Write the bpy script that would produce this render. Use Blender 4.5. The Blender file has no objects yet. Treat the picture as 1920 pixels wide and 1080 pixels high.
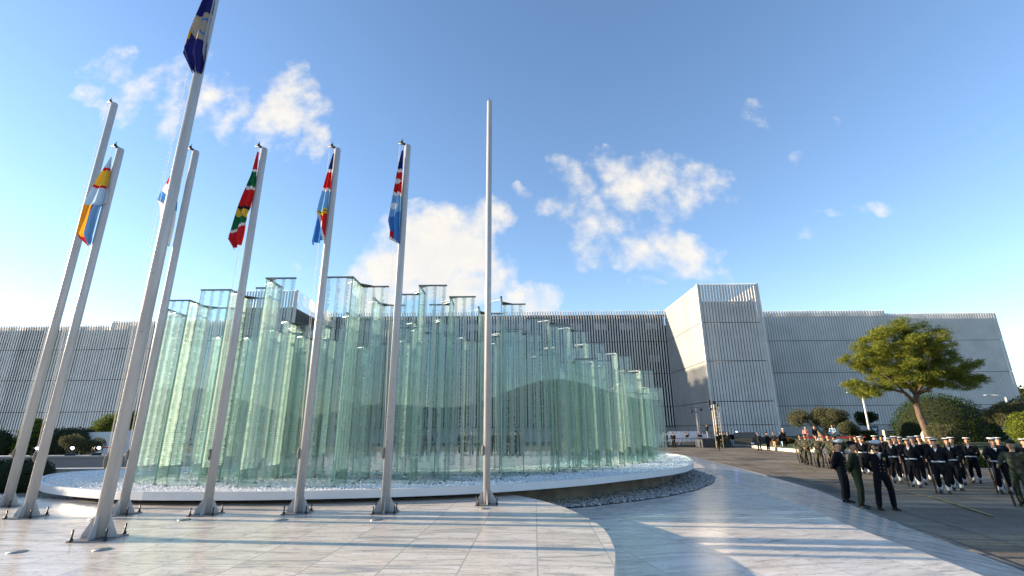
import bpy, bmesh, math, random
import numpy as np
from mathutils import Vector, Matrix
R = math.radians
C = bpy.context.scene.collection
sc = bpy.context.scene
rnd = random.Random(7)

# ------------------------------------------------------------------ camera
cam = bpy.data.cameras.new('camera'); co = bpy.data.objects.new('camera', cam); C.objects.link(co)
cam.sensor_fit = 'HORIZONTAL'; cam.sensor_width = 36; cam.lens = 16.856
cam.clip_start = 0.05; cam.clip_end = 5000
right = Vector((0.99997, 0.00207, -0.00696)).normalized()
fwd = Vector((0.0, 0.95870, 0.28444)).normalized()
right = (right - fwd*right.dot(fwd)).normalized()
upv = right.cross(fwd)
co.matrix_world = Matrix(((right.x, upv.x, -fwd.x, 0), (right.y, upv.y, -fwd.y, 0), (right.z, upv.z, -fwd.z, 2.2), (0, 0, 0, 1)))
sc.camera = co

# ------------------------------------------------------------------ sky
SUN_EL, SUN_AZ = R(11.0), math.atan2(-0.992, 0.122)      # azimuth from +Y towards +X
W = bpy.data.worlds.new('World'); sc.world = W; W.use_nodes = True
wt = W.node_tree; wt.nodes.clear()
def wn(t, **k):
    n = wt.nodes.new(t)
    for a, b in k.items(): setattr(n, a, b)
    return n
def wmath(op, a, b=None, c=None, clamp=False):
    n = wn('ShaderNodeMath', operation=op); n.use_clamp = clamp
    for i, v in enumerate((a, b, c)):
        if v is None: continue
        if isinstance(v, (int, float)): n.inputs[i].default_value = v
        else: wt.links.new(v, n.inputs[i])
    return n.outputs[0]
sky = wn('ShaderNodeTexSky', sky_type='NISHITA'); sky.sun_disc = False
sky.sun_elevation = SUN_EL; sky.sun_rotation = SUN_AZ
sky.altitude = 50; sky.air_density = 1.0; sky.dust_density = 0.12; sky.ozone_density = 2.0
tc = wn('ShaderNodeTexCoord'); sep = wn('ShaderNodeSeparateXYZ'); wt.links.new(tc.outputs['Generated'], sep.inputs[0])
dy = wmath('MAXIMUM', wmath('ABSOLUTE', sep.outputs[1]), 0.02)
px = wmath('DIVIDE', sep.outputs[0], dy); pz = wmath('DIVIDE', sep.outputs[2], dy)
comb = wn('ShaderNodeCombineXYZ'); wt.links.new(px, comb.inputs[0]); wt.links.new(pz, comb.inputs[1])
def noise(scale, detail, rough, off=(0, 0, 0)):
    v = comb.outputs[0]
    if off != (0, 0, 0):
        m = wn('ShaderNodeVectorMath', operation='ADD'); wt.links.new(v, m.inputs[0]); m.inputs[1].default_value = off; v = m.outputs[0]
    n = wn('ShaderNodeTexNoise'); n.inputs['Scale'].default_value = scale; n.inputs['Detail'].default_value = detail
    n.inputs['Roughness'].default_value = rough; wt.links.new(v, n.inputs['Vector']); return n.outputs['Fac']
# warp the lookup so that cloud edges are not ellipses
w1 = wn('ShaderNodeTexNoise'); w1.inputs['Scale'].default_value = 9; w1.inputs['Detail'].default_value = 6
wt.links.new(comb.outputs[0], w1.inputs['Vector'])
ws = wn('ShaderNodeVectorMath', operation='MULTIPLY_ADD'); wt.links.new(w1.outputs['Color'], ws.inputs[0])
ws.inputs[1].default_value = (.15, .15, 0); ws.inputs[2].default_value = (-.075, -.075, 0)
wv = wn('ShaderNodeVectorMath', operation='ADD'); wt.links.new(comb.outputs[0], wv.inputs[0]); wt.links.new(ws.outputs[0], wv.inputs[1])
wsep = wn('ShaderNodeSeparateXYZ'); wt.links.new(wv.outputs[0], wsep.inputs[0])
CLOUDS = [(-1.011, 0.879, 0.065, 0.061, 0.62), (-0.945, 0.791, 0.063, 0.075, 0.62), (-1.038, 0.795, 0.045, 0.03, 0.6), (-0.897, 0.846, 0.059, 0.06, 0.55), (-0.83, 0.744, 0.041, 0.074, 0.6), (-0.819, 0.894, 0.05, 0.07, 0.42), (-0.732, 0.782, 0.063, 0.075, 0.72), (-0.684, 0.728, 0.048, 0.065, 0.65), (-0.559, 0.765, 0.072, 0.109, 1.0), (-0.475, 0.711, 0.043, 0.089, 0.85), (-0.615, 0.697, 0.041, 0.035, 0.6), (-0.534, 0.827, 0.05, 0.059, 0.6), (-0.166, 0.385, 0.126, 0.11, 1.5), (-0.264, 0.342, 0.074, 0.073, 1.3), (-0.071, 0.435, 0.064, 0.077, 0.95), (-0.093, 0.322, 0.093, 0.073, 1.2), (-0.325, 0.293, 0.061, 0.039, 0.9), (-0.277, 0.45, 0.038, 0.042, 0.45), (0.034, 0.272, 0.067, 0.049, 1.0), (0.0, 0.303, 0.031, 0.033, 0.9), (0.247, 0.603, 0.06, 0.042, 0.8), (0.312, 0.546, 0.099, 0.082, 0.85), (0.424, 0.552, 0.078, 0.074, 0.6), (0.144, 0.548, 0.046, 0.052, 0.6), (0.099, 0.494, 0.049, 0.04, 0.75), (0.194, 0.446, 0.07, 0.068, 0.6), (0.286, 0.388, 0.12, 0.052, 0.75), (0.39, 0.361, 0.069, 0.047, 0.8), (0.342, 0.472, 0.077, 0.065, 0.5), (0.297, 0.307, 0.043, 0.018, 0.4), (0.456, 0.324, 0.043, 0.018, 0.35), (0.607, 0.737, 0.045, 0.046, 0.42), (0.806, 0.693, 0.024, 0.022, 0.25), (0.657, 0.607, 0.021, 0.018, 0.22), (0.666, 0.417, 0.036, 0.014, 0.35), (0.728, 0.458, 0.038, 0.014, 0.35), (0.826, 0.49, 0.049, 0.017, 0.35), (0.748, 0.378, 0.025, 0.011, 0.25), (0.869, 0.339, 0.028, 0.013, 0.25), (0.026, 0.535, 0.023, 0.016, 0.4), (-0.448, 0.355, 0.031, 0.012, 0.3)]   # centre (x/y, z/y), radii, density
cov = None
for cx_, cz_, rx_, rz_, wgt in CLOUDS:
    a = wmath('MULTIPLY', wmath('SUBTRACT', wsep.outputs[0], cx_), 1/(rx_*1.35)); b = wmath('MULTIPLY', wmath('SUBTRACT', wsep.outputs[1], cz_), 1/(rz_*1.35))
    d = wmath('ADD', wmath('MULTIPLY', a, a), wmath('MULTIPLY', b, b))
    m = wmath('MULTIPLY', wmath('SUBTRACT', 1.0, d, clamp=True), wgt)
    cov = m if cov is None else wmath('MAXIMUM', cov, m)
fb = noise(14, 8, .58); fb2 = noise(14, 8, .58, (.035, -.03, 0))
def density(f):
    q = wmath('ADD', cov, wmath('MULTIPLY', wmath('SUBTRACT', f, .53), 2.3))
    q = wmath('MULTIPLY', q, wmath('MULTIPLY', cov, 5.0, clamp=True))
    return q
den = density(fb); den2 = density(fb2)
mr = wn('ShaderNodeMapRange', interpolation_type='SMOOTHSTEP'); wt.links.new(den, mr.inputs[0]); mr.inputs[1].default_value = .05; mr.inputs[2].default_value = 1.15
alpha = wmath('MULTIPLY', mr.outputs[0], .92)
# thickness decides how grey a cloud's middle and lower side are
shade = wmath('SUBTRACT', 1.0, wmath('MULTIPLY', wmath('ADD', wmath('MULTIPLY', wmath('SUBTRACT', den, den2), -.6), wmath('MULTIPLY', den, .32)), .62, clamp=True))
cr = wn('ShaderNodeMix', data_type='RGBA'); wt.links.new(shade, cr.inputs[0])
cr.inputs[6].default_value = (.62, .66, .74, 1); cr.inputs[7].default_value = (1.0, .93, .82, 1)
bg = wn('ShaderNodeBackground'); bgc = wn('ShaderNodeBackground')
hs = wn('ShaderNodeHueSaturation'); hs.inputs['Saturation'].default_value = 1.06; wt.links.new(sky.outputs[0], hs.inputs['Color'])
tn = wn('ShaderNodeMix', data_type='RGBA', blend_type='MULTIPLY'); tn.inputs[0].default_value = 1; wt.links.new(hs.outputs[0], tn.inputs[6]); tn.inputs[7].default_value = (1.05, .985, 1.03, 1); wt.links.new(tn.outputs[2], bg.inputs[0]); bg.inputs[1].default_value = .12
wt.links.new(cr.outputs[2], bgc.inputs[0]); bgc.inputs[1].default_value = .375
mx = wn('ShaderNodeMixShader'); wt.links.new(alpha, mx.inputs[0]); wt.links.new(bg.outputs[0], mx.inputs[1]); wt.links.new(bgc.outputs[0], mx.inputs[2])
out = wn('ShaderNodeOutputWorld'); wt.links.new(mx.outputs[0], out.inputs[0])

sun = bpy.data.lights.new('sun', 'SUN'); sun.energy = 5.0; sun.angle = R(.55); sun.color = (1.0, .80, .56)
so = bpy.data.objects.new('sun', sun); C.objects.link(so)
sd = Vector((-.992*math.cos(SUN_EL), .122*math.cos(SUN_EL), math.sin(SUN_EL)))
so.rotation_euler = sd.to_track_quat('Z', 'Y').to_euler()
vs = sc.view_settings; vs.view_transform = 'Standard'; vs.look = 'None'; vs.exposure = 1.55; vs.gamma = 1
sc.render.engine = 'CYCLES'
cy = sc.cycles
cy.max_bounces = 8; cy.diffuse_bounces = 3; cy.glossy_bounces = 4; cy.transmission_bounces = 4; cy.transparent_max_bounces = 64
cy.use_denoising = True; cy.caustics_reflective = False; cy.caustics_refractive = False; cy.sample_clamp_indirect = 6

# ------------------------------------------------------------------ materials
MATS = {}
def mat(name, col, rough=.6, metal=0, var=0, vscale=4, bump=0, bscale=40, spec=.5, col2=None, stretch=None, **kw):
    if name in MATS: return MATS[name]
    m = bpy.data.materials.new(name); m.use_nodes = True; nt = m.node_tree; b = nt.nodes['Principled BSDF']
    b.inputs['Base Color'].default_value = (*col, 1); b.inputs['Roughness'].default_value = rough
    b.inputs['Metallic'].default_value = metal; b.inputs['Specular IOR Level'].default_value = spec
    if var or bump or col2:
        t = nt.nodes.new('ShaderNodeTexCoord'); vec = t.outputs['Object']
        if stretch:
            mp = nt.nodes.new('ShaderNodeMapping'); mp.inputs['Scale'].default_value = stretch; nt.links.new(vec, mp.inputs[0]); vec = mp.outputs[0]
    if var or col2:
        n = nt.nodes.new('ShaderNodeTexNoise'); n.inputs['Scale'].default_value = vscale; n.inputs['Detail'].default_value = 5; nt.links.new(vec, n.inputs['Vector'])
        rp = nt.nodes.new('ShaderNodeValToRGB'); nt.links.new(n.outputs['Fac'], rp.inputs[0])
        a = col if col2 else tuple(c*(1-var) for c in col); c2 = col2 or tuple(min(1, c*(1+var)) for c in col)
        rp.color_ramp.elements[0].color = (*a, 1); rp.color_ramp.elements[1].color = (*c2, 1)
        rp.color_ramp.elements[0].position = .35; rp.color_ramp.elements[1].position = .65
        nt.links.new(rp.outputs[0], b.inputs['Base Color'])
    if bump:
        n2 = nt.nodes.new('ShaderNodeTexNoise'); n2.inputs['Scale'].default_value = bscale; n2.inputs['Detail'].default_value = 4; nt.links.new(vec, n2.inputs['Vector'])
        bp = nt.nodes.new('ShaderNodeBump'); bp.inputs['Strength'].default_value = bump; bp.inputs['Distance'].default_value = .02
        nt.links.new(n2.outputs['Fac'], bp.inputs['Height']); nt.links.new(bp.outputs[0], b.inputs['Normal'])
    MATS[name] = m; return m

def marble_mat(name, rot, scale, tint):
    m = bpy.data.materials.new(name); m.use_nodes = True; nt = m.node_tree; L = nt.links; b = nt.nodes['Principled BSDF']
    def N(t, **k):
        n = nt.nodes.new(t)
        for a, c in k.items(): setattr(n, a, c)
        return n
    t = N('ShaderNodeTexCoord'); mp = N('ShaderNodeMapping'); mp.inputs['Rotation'].default_value = (0, 0, R(rot)); L.new(t.outputs['Object'], mp.inputs[0])
    br = N('ShaderNodeTexBrick'); L.new(mp.outputs[0], br.inputs['Vector']); br.inputs['Scale'].default_value = 1
    br.inputs['Brick Width'].default_value = scale*1.42; br.inputs['Row Height'].default_value = scale; br.offset = .0
    br.inputs['Mortar Size'].default_value = .011; br.inputs['Mortar Smooth'].default_value = .2
    br.inputs['Color1'].default_value = (.35, .35, .35, 1); br.inputs['Color2'].default_value = (1, 1, 1, 1); br.inputs['Mortar'].default_value = (0, 0, 0, 1)
    # veins: warped noise, offset per slab
    add = N('ShaderNodeVectorMath', operation='MULTIPLY_ADD'); L.new(br.outputs['Color'], add.inputs[0]); add.inputs[1].default_value = (9, 7, 5); L.new(mp.outputs[0], add.inputs[2])
    mp2 = N('ShaderNodeMapping'); mp2.inputs['Scale'].default_value = (.55, 2.6, 1); L.new(add.outputs[0], mp2.inputs[0])
    n1 = N('ShaderNodeTexNoise'); n1.inputs['Scale'].default_value = 1.6; n1.inputs['Detail'].default_value = 8; n1.inputs['Roughness'].default_value = .62; n1.inputs['Distortion'].default_value = 1.2; L.new(mp2.outputs[0], n1.inputs['Vector'])
    rp = N('ShaderNodeValToRGB'); L.new(n1.outputs['Fac'], rp.inputs[0]); e = rp.color_ramp.elements
    e[0].position = .34; e[0].color = (*(c*f_ for c, f_ in zip(tint, (.50, .54, .60))), 1); e[1].position = .60; e[1].color = (*tint, 1)
    x = e.new(.47); x.color = (*(c*f_ for c, f_ in zip(tint, (.88, .84, .78))), 1)
    n3 = N('ShaderNodeTexNoise'); n3.inputs['Scale'].default_value = 2.2; n3.inputs['Detail'].default_value = 6; n3.inputs['Distortion'].default_value = 2.5; L.new(mp2.outputs[0], n3.inputs['Vector'])
    vr = N('ShaderNodeValToRGB'); L.new(n3.outputs['Fac'], vr.inputs[0]); ve = vr.color_ramp.elements
    ve[0].position = .485; ve[0].color = (1, 1, 1, 1); ve[1].position = .515; ve[1].color = (1, 1, 1, 1); q = ve.new(.5); q.color = (.42, .42, .43, 1)
    mul = N('ShaderNodeMix', data_type='RGBA', blend_type='MULTIPLY'); mul.inputs[0].default_value = .95; L.new(rp.outputs[0], mul.inputs[6]); L.new(vr.outputs[0], mul.inputs[7])
    sl = N('ShaderNodeMix', data_type='RGBA', blend_type='MULTIPLY'); sl.inputs[0].default_value = .22; L.new(mul.outputs[2], sl.inputs[6]); L.new(br.outputs['Color'], sl.inputs[7])
    jn = N('ShaderNodeMix', data_type='RGBA'); L.new(br.outputs['Fac'], jn.inputs[0]); L.new(sl.outputs[2], jn.inputs[6]); jn.inputs[7].default_value = (.46, .43, .39, 1)
    L.new(jn.outputs[2], b.inputs['Base Color'])
    n4 = N('ShaderNodeTexNoise'); n4.inputs['Scale'].default_value = 3; n4.inputs['Detail'].default_value = 5; L.new(mp.outputs[0], n4.inputs['Vector'])
    mr = N('ShaderNodeMapRange'); L.new(n4.outputs['Fac'], mr.inputs[0]); mr.inputs[3].default_value = .12; mr.inputs[4].default_value = .28
    L.new(mr.outputs[0], b.inputs['Roughness']); b.inputs['Specular IOR Level'].default_value = .36
    bp = N('ShaderNodeBump'); bp.inputs['Strength'].default_value = .05; bp.inputs['Distance'].default_value = .01; L.new(n4.outputs['Fac'], bp.inputs['Height']); L.new(bp.outputs[0], b.inputs['Normal'])
    return m

def asphalt_mat():
    m = mat('asphalt', (.085, .08, .073), rough=.95, bump=.5, bscale=60, spec=.08)
    nt = m.node_tree; b = nt.nodes['Principled BSDF']
    t = nt.nodes.new('ShaderNodeTexCoord'); n = nt.nodes.new('ShaderNodeTexNoise'); n.inputs['Scale'].default_value = .35; n.inputs['Detail'].default_value = 9; n.inputs['Roughness'].default_value = .65
    nt.links.new(t.outputs['Object'], n.inputs['Vector']); r = nt.nodes.new('ShaderNodeValToRGB'); nt.links.new(n.outputs['Fac'], r.inputs[0])
    r.color_ramp.elements[0].position = .32; r.color_ramp.elements[0].color = (.095, .082, .066, 1); r.color_ramp.elements[1].position = .68; r.color_ramp.elements[1].color = (.27, .232, .18, 1)
    n5 = nt.nodes.new('ShaderNodeTexNoise'); n5.inputs['Scale'].default_value = 25; n5.inputs['Detail'].default_value = 3; nt.links.new(t.outputs['Object'], n5.inputs['Vector'])
    mm = nt.nodes.new('ShaderNodeMix'); mm.data_type = 'RGBA'; mm.blend_type = 'OVERLAY'; mm.inputs[0].default_value = .45
    nt.links.new(r.outputs[0], mm.inputs[6]); nt.links.new(n5.outputs['Fac'], mm.inputs[7]); nt.links.new(mm.outputs[2], b.inputs['Base Color'])
    return m

def glass_mat():
    m = bpy.data.materials.new('green_glass'); m.use_nodes = True; nt = m.node_tree; nt.nodes.clear(); L = nt.links
    def N(t, **k):
        n = nt.nodes.new(t)
        for a, c in k.items(): setattr(n, a, c)
        return n
    def M(op, a, b=None):
        n = N('ShaderNodeMath', operation=op)
        for i, v in enumerate((a, b)):
            if v is None: continue
            if isinstance(v, (int, float)): n.inputs[i].default_value = v
            else: L.new(v, n.inputs[i])
        return n.outputs[0]
    uv = N('ShaderNodeUVMap', uv_map='sheet'); s = N('ShaderNodeSeparateXYZ'); L.new(uv.outputs[0], s.inputs[0])
    oi = N('ShaderNodeObjectInfo'); u, v = s.outputs[0], s.outputs[1]
    # engraved names: ragged right-hand lines set in three columns
    cw = .235; rh = .045
    uc = M('DIVIDE', u, cw); col = M('FLOOR', uc); fu = M('FRACT', uc); row = M('FLOOR', M('DIVIDE', v, rh)); fv = M('FRACT', M('DIVIDE', v, rh))
    cb = N('ShaderNodeCombineXYZ'); L.new(col, cb.inputs[0]); L.new(row, cb.inputs[1]); L.new(oi.outputs['Random'], cb.inputs[2])
    wn_ = N('ShaderNodeTexWhiteNoise', noise_dimensions='3D'); L.new(cb.outputs[0], wn_.inputs[0])
    ln = M('MULTIPLY_ADD', wn_.outputs[0], .22); nt.nodes[-1].inputs[2].default_value = .34
    inrow = M('MULTIPLY', M('LESS_THAN', fu, ln), M('GREATER_THAN', fu, .10))
    lowv = M('ADD', M('MULTIPLY', oi.outputs['Random'], .35), .28)
    inrow = M('MULTIPLY', inrow, M('MULTIPLY', M('GREATER_THAN', v, lowv), M('LESS_THAN', v, 5.0)))
    lett = N('ShaderNodeTexNoise'); lett.inputs['Scale'].default_value = 55; lett.inputs['Detail'].default_value = 1; L.new(uv.outputs[0], lett.inputs['Vector'])
    txt = M('MULTIPLY', inrow, M('MULTIPLY', M('GREATER_THAN', lett.outputs['Fac'], .30), M('GREATER_THAN', fv, .22)))
    tr = N('ShaderNodeBsdfTransparent'); tr.inputs[0].default_value = (.925, .970, .974, 1)
    gl = N('ShaderNodeBsdfGlossy'); gl.inputs['Roughness'].default_value = .0; gl.inputs['Color'].default_value = (.92, 1, .97, 1)
    fr = N('ShaderNodeFresnel'); fr.inputs['IOR'].default_value = 1.52
    g = N('ShaderNodeMixShader'); L.new(M('MULTIPLY', fr.outputs[0], .75), g.inputs[0]); L.new(tr.outputs[0], g.inputs[1]); L.new(gl.outputs[0], g.inputs[2])
    df = N('ShaderNodeBsdfDiffuse'); df.inputs[0].default_value = (.76, .85, .81, 1); tl = N('ShaderNodeBsdfTranslucent'); tl.inputs[0].default_value = (.66, .78, .73, 1)
    fz = N('ShaderNodeMixShader'); fz.inputs[0].default_value = .5; L.new(df.outputs[0], fz.inputs[1]); L.new(tl.outputs[0], fz.inputs[2])
    body = N('ShaderNodeMixShader'); body.inputs[0].default_value = .008; L.new(g.outputs[0], body.inputs[1]); L.new(fz.outputs[0], body.inputs[2])
    fin = N('ShaderNodeMixShader'); L.new(M('MULTIPLY', txt, .42), fin.inputs[0]); L.new(body.outputs[0], fin.inputs[1]); L.new(fz.outputs[0], fin.inputs[2])
    o = N('ShaderNodeOutputMaterial'); L.new(fin.outputs[0], o.inputs[0]); return m

def leaf_mat(name, c1, c2, trans=.35):
    m = bpy.data.materials.new(name); m.use_nodes = True; nt = m.node_tree; nt.nodes.clear(); L = nt.links
    g = nt.nodes.new('ShaderNodeNewGeometry'); r = nt.nodes.new('ShaderNodeValToRGB'); L.new(g.outputs['Random Per Island'], r.inputs[0])
    r.color_ramp.elements[0].color = (*c1, 1); r.color_ramp.elements[1].color = (*c2, 1)
    d = nt.nodes.new('ShaderNodeBsdfDiffuse'); t = nt.nodes.new('ShaderNodeBsdfTranslucent'); L.new(r.outputs[0], d.inputs[0]); L.new(r.outputs[0], t.inputs[0])
    x = nt.nodes.new('ShaderNodeMixShader'); x.inputs[0].default_value = trans; L.new(d.outputs[0], x.inputs[1]); L.new(t.outputs[0], x.inputs[2])
    o = nt.nodes.new('ShaderNodeOutputMaterial'); L.new(x.outputs[0], o.inputs[0]); return m

def camo_mat():
    m = mat('camouflage_cloth', (.06, .07, .04), rough=.9); nt = m.node_tree; b = nt.nodes['Principled BSDF']
    t = nt.nodes.new('ShaderNodeTexCoord'); v = nt.nodes.new('ShaderNodeTexVoronoi'); v.inputs['Scale'].default_value = 13; nt.links.new(t.outputs['Object'], v.inputs['Vector'])
    r = nt.nodes.new('ShaderNodeValToRGB'); r.color_ramp.interpolation = 'CONSTANT'; s = nt.nodes.new('ShaderNodeSeparateXYZ')
    nt.links.new(v.outputs['Color'], s.inputs[0]); nt.links.new(s.outputs[0], r.inputs[0]); e = r.color_ramp.elements
    e[0].color = (.011, .016, .008, 1); e[1].position = .35; e[1].color = (.028, .033, .014, 1); q = e.new(.62); q.color = (.06, .052, .028, 1); q = e.new(.82); q.color = (.03, .022, .014, 1)
    nt.links.new(r.outputs[0], b.inputs['Base Color']); return m
def lamp_mat(name, col, st):
    m = bpy.data.materials.new(name); m.use_nodes = True; b = m.node_tree.nodes['Principled BSDF']
    b.inputs['Emission Color'].default_value = (*col, 1); b.inputs['Emission Strength'].default_value = st; b.inputs['Base Color'].default_value = (*col, 1); return m

M_marble = marble_mat('podium_marble', 2.5, .6, (.86, .785, .70)); M_marble2 = marble_mat('plaza_marble', -12, .8, (.86, .80, .73))
M_asph = asphalt_mat(); M_glass = glass_mat(); M_camo = camo_mat()
M_edge = mat('glass_edge', (.30, .52, .42), rough=.15, var=.2, vscale=3)
M_cap = mat('cap_steel', (.16, .17, .175), rough=.35, metal=.6, var=.15)
M_strap = mat('bright_steel', (.72, .72, .70), rough=.3, metal=.4)
M_pole = mat('pole_paint', (.38, .385, .39), rough=.4, metal=.1, var=.10, vscale=1.6, stretch=(6, 6, .8), bump=.05, bscale=30)
M_dark = mat('dark_metal', (.03, .03, .032), rough=.45, metal=.5)
M_rope = mat('grey_rope', (.22, .20, .17), rough=.9)
M_line = mat('halyard_line', (.62, .62, .62), rough=.7)
M_white = mat('white_paint', (.62, .63, .64), rough=.45, var=.04, vscale=2)
M_fin = mat('fin_aluminium', (.56, .56, .545), rough=.6, var=.07, vscale=.5)
M_fin2 = mat('fin_weathered', (.60, .60, .59), rough=.65, var=.08, vscale=.3)
M_wall = mat('panel_grey', (.24, .245, .25), rough=.6, var=.08, vscale=.4)
M_wallw = mat('white_plinth', (.38, .39, .40), rough=.7, var=.08, vscale=.3)
M_void = mat('dark_glazing', (.012, .014, .018), rough=.15)
M_blind = mat('window_blind', (.42, .44, .46), rough=.5)
M_conc = mat('brown_concrete', (.16, .14, .115), rough=.9, var=.25, vscale=2.5, bump=.3)
M_kerb = mat('pale_stone', (.50, .45, .36), rough=.85, var=.15, vscale=2, bump=.2)
M_coping = mat('coping_stone', (.42, .42, .41), rough=.8, var=.1, vscale=1)
M_bark = mat('pine_bark', (.11, .075, .052), rough=.95, var=.35, vscale=3, bump=.8, bscale=10, stretch=(3, 3, .7))
M_skin = mat('skin', (.42, .22, .14), rough=.55, var=.05)
M_hair = mat('dark_hair', (.018, .013, .010), rough=.7)

# ------------------------------------------------------------------ mesh helpers
def tag(o, label=None, cat=None, group=None, kind=None):
    for k, v in (('label', label), ('category', cat), ('group', group), ('kind', kind)):
        if v: o[k] = v
    return o
def new(name, me, parent=None, m=None):
    o = bpy.data.objects.new(name, me); C.objects.link(o)
    if parent is not None: o.parent = parent
    if m is not None and me is not None and not me.materials: me.materials.append(m)
    return o
def empty(name, loc=(0, 0, 0), rz=0):
    o = bpy.data.objects.new(name, None); C.objects.link(o); o.location = loc; o.rotation_euler = (0, 0, rz); o.empty_display_size = .2; return o
class MB:
    def __init__(s): s.v = []; s.f = []; s.mi = []; s.cur = 0; s.uv = None; s.sm = []; s.smooth = False
    def add(s, vs_, fs):
        n = len(s.v); s.v += [tuple(p) for p in vs_]; s.f += [tuple(i+n for i in f) for f in fs]; s.mi += [s.cur]*len(fs); s.sm += [s.smooth]*len(fs); return s
    def box(s, x0, x1, y0, y1, z0, z1):
        return s.add([(x0,y0,z0),(x1,y0,z0),(x1,y1,z0),(x0,y1,z0),(x0,y0,z1),(x1,y0,z1),(x1,y1,z1),(x0,y1,z1)],
              [(0,3,2,1),(4,5,6,7),(0,1,5,4),(1,2,6,5),(2,3,7,6),(3,0,4,7)])
    def obox(s, c, ax, hx, hy, hz):   # centre, rotation matrix 3x3, half sizes
        vs_ = [Vector(c)+ax@Vector((a*hx, b*hy, d*hz)) for d in (-1, 1) for a, b in ((-1,-1),(1,-1),(1,1),(-1,1))]
        return s.add(vs_, [(0,3,2,1),(4,5,6,7),(0,1,5,4),(1,2,6,5),(2,3,7,6),(3,0,4,7)])
    def tube(s, pts, rs, n=10, cap=True, ry=None, ref=None):
        pts = [Vector(p) for p in pts]
        if isinstance(rs, (int, float)): rs = [rs]*len(pts)
        vs_ = []; fs = []; k = len(pts)
        up0 = Vector(ref) if ref else None
        for i, p in enumerate(pts):
            t = (pts[min(i+1, k-1)]-pts[max(i-1, 0)]).normalized()
            u = up0 or (Vector((0, 1, 0)) if abs(t.z) > .7 else Vector((0, 0, 1)))
            a = u.cross(t)
            if a.length < 1e-4: a = Vector((1, 0, 0)).cross(t)
            a.normalize(); b = t.cross(a)
            r2 = rs[i] if ry is None else ry[i]
            for j in range(n):
                q = 2*math.pi*j/n; vs_.append(p+a*math.cos(q)*rs[i]+b*math.sin(q)*r2)
        for i in range(k-1):
            for j in range(n):
                j2 = (j+1) % n; fs.append((i*n+j, i*n+j2, (i+1)*n+j2, (i+1)*n+j))
        if cap: fs.append(tuple(range(n-1, -1, -1))); fs.append(tuple((k-1)*n+j for j in range(n)))
        o = s.smooth; s.smooth = True; s.add(vs_, fs); s.smooth = o; return s
    def ball(s, c, rx, ry=None, rz=None, n=12, m=8, M3=None):
        ry = ry or rx; rz = rz or rx; vs_ = []; fs = []
        for i in range(m+1):
            t = math.pi*i/m
            for j in range(n):
                p = Vector((rx*math.sin(t)*math.cos(2*math.pi*j/n), ry*math.sin(t)*math.sin(2*math.pi*j/n), rz*math.cos(t)))
                vs_.append(Vector(c)+(M3@p if M3 else p))
        for i in range(m):
            for j in range(n):
                j2 = (j+1) % n; fs.append((i*n+j, (i+1)*n+j, (i+1)*n+j2, i*n+j2))
        o = s.smooth; s.smooth = True; s.add(vs_, fs); s.smooth = o; return s
    def prism(s, poly, z0, z1):
        n = len(poly); return s.add([(x, y, z0) for x, y in poly]+[(x, y, z1) for x, y in poly],
              [tuple(range(n-1, -1, -1)), tuple(range(n, 2*n))]+[(i, (i+1) % n, (i+1) % n+n, i+n) for i in range(n)])
    def mesh(s, name, mats=()):
        me = bpy.data.meshes.new(name); me.from_pydata(s.v, [], s.f)
        for m in mats: me.materials.append(m)
        me.polygons.foreach_set('material_index', s.mi); me.polygons.foreach_set('use_smooth', s.sm); me.update(); return me
    def build(s, name, m, parent=None):
        return new(name, s.mesh(name, m if isinstance(m, (list, tuple)) else [m]), parent)
def flat(name, poly, z, m, kind='structure'):
    me = bpy.data.meshes.new(name); me.from_pydata([(x, y, z) for x, y in poly], [], [tuple(range(len(poly)))]); me.materials.append(m)
    o = new(name, me); tag(o, kind=kind); return o
def spline(P, n=8, closed=True):
    P = [Vector(p) for p in P]; out = []; k = len(P)
    for i in range(k if closed else k-1):
        a, b, c, d = (P[(i-1) % k], P[i], P[(i+1) % k], P[(i+2) % k]) if closed else (P[max(i-1, 0)], P[i], P[i+1], P[min(i+2, k-1)])
        for j in range(n):
            t = j/n; out.append(.5*((2*b)+(c-a)*t+(2*a-5*b+4*c-d)*t*t+(3*b-a-3*c+d)*t**3))
    if not closed: out.append(P[-1])
    return out
def remesh(me, size, smooth=2, name='m', mats=(), flt=None):
    o = bpy.data.objects.new('tmp', me); C.objects.link(o)
    md = o.modifiers.new('r', 'REMESH'); md.mode = 'VOXEL'; md.voxel_size = size; md.use_smooth_shade = True
    if smooth:
        sm = o.modifiers.new('s', 'SMOOTH'); sm.iterations = smooth; sm.factor = .5
    dg = bpy.context.evaluated_depsgraph_get(); dg.update()
    r = bpy.data.meshes.new_from_object(o.evaluated_get(dg)); r.name = name
    bpy.data.objects.remove(o); r.materials.clear()
    for m in mats: r.materials.append(m)
    return r
def copy_tree(o, parent=None):
    c = o.copy(); C.objects.link(c)
    if parent is not None: c.parent = parent
    for ch in list(o.children): copy_tree(ch, c)
    return c

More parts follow.
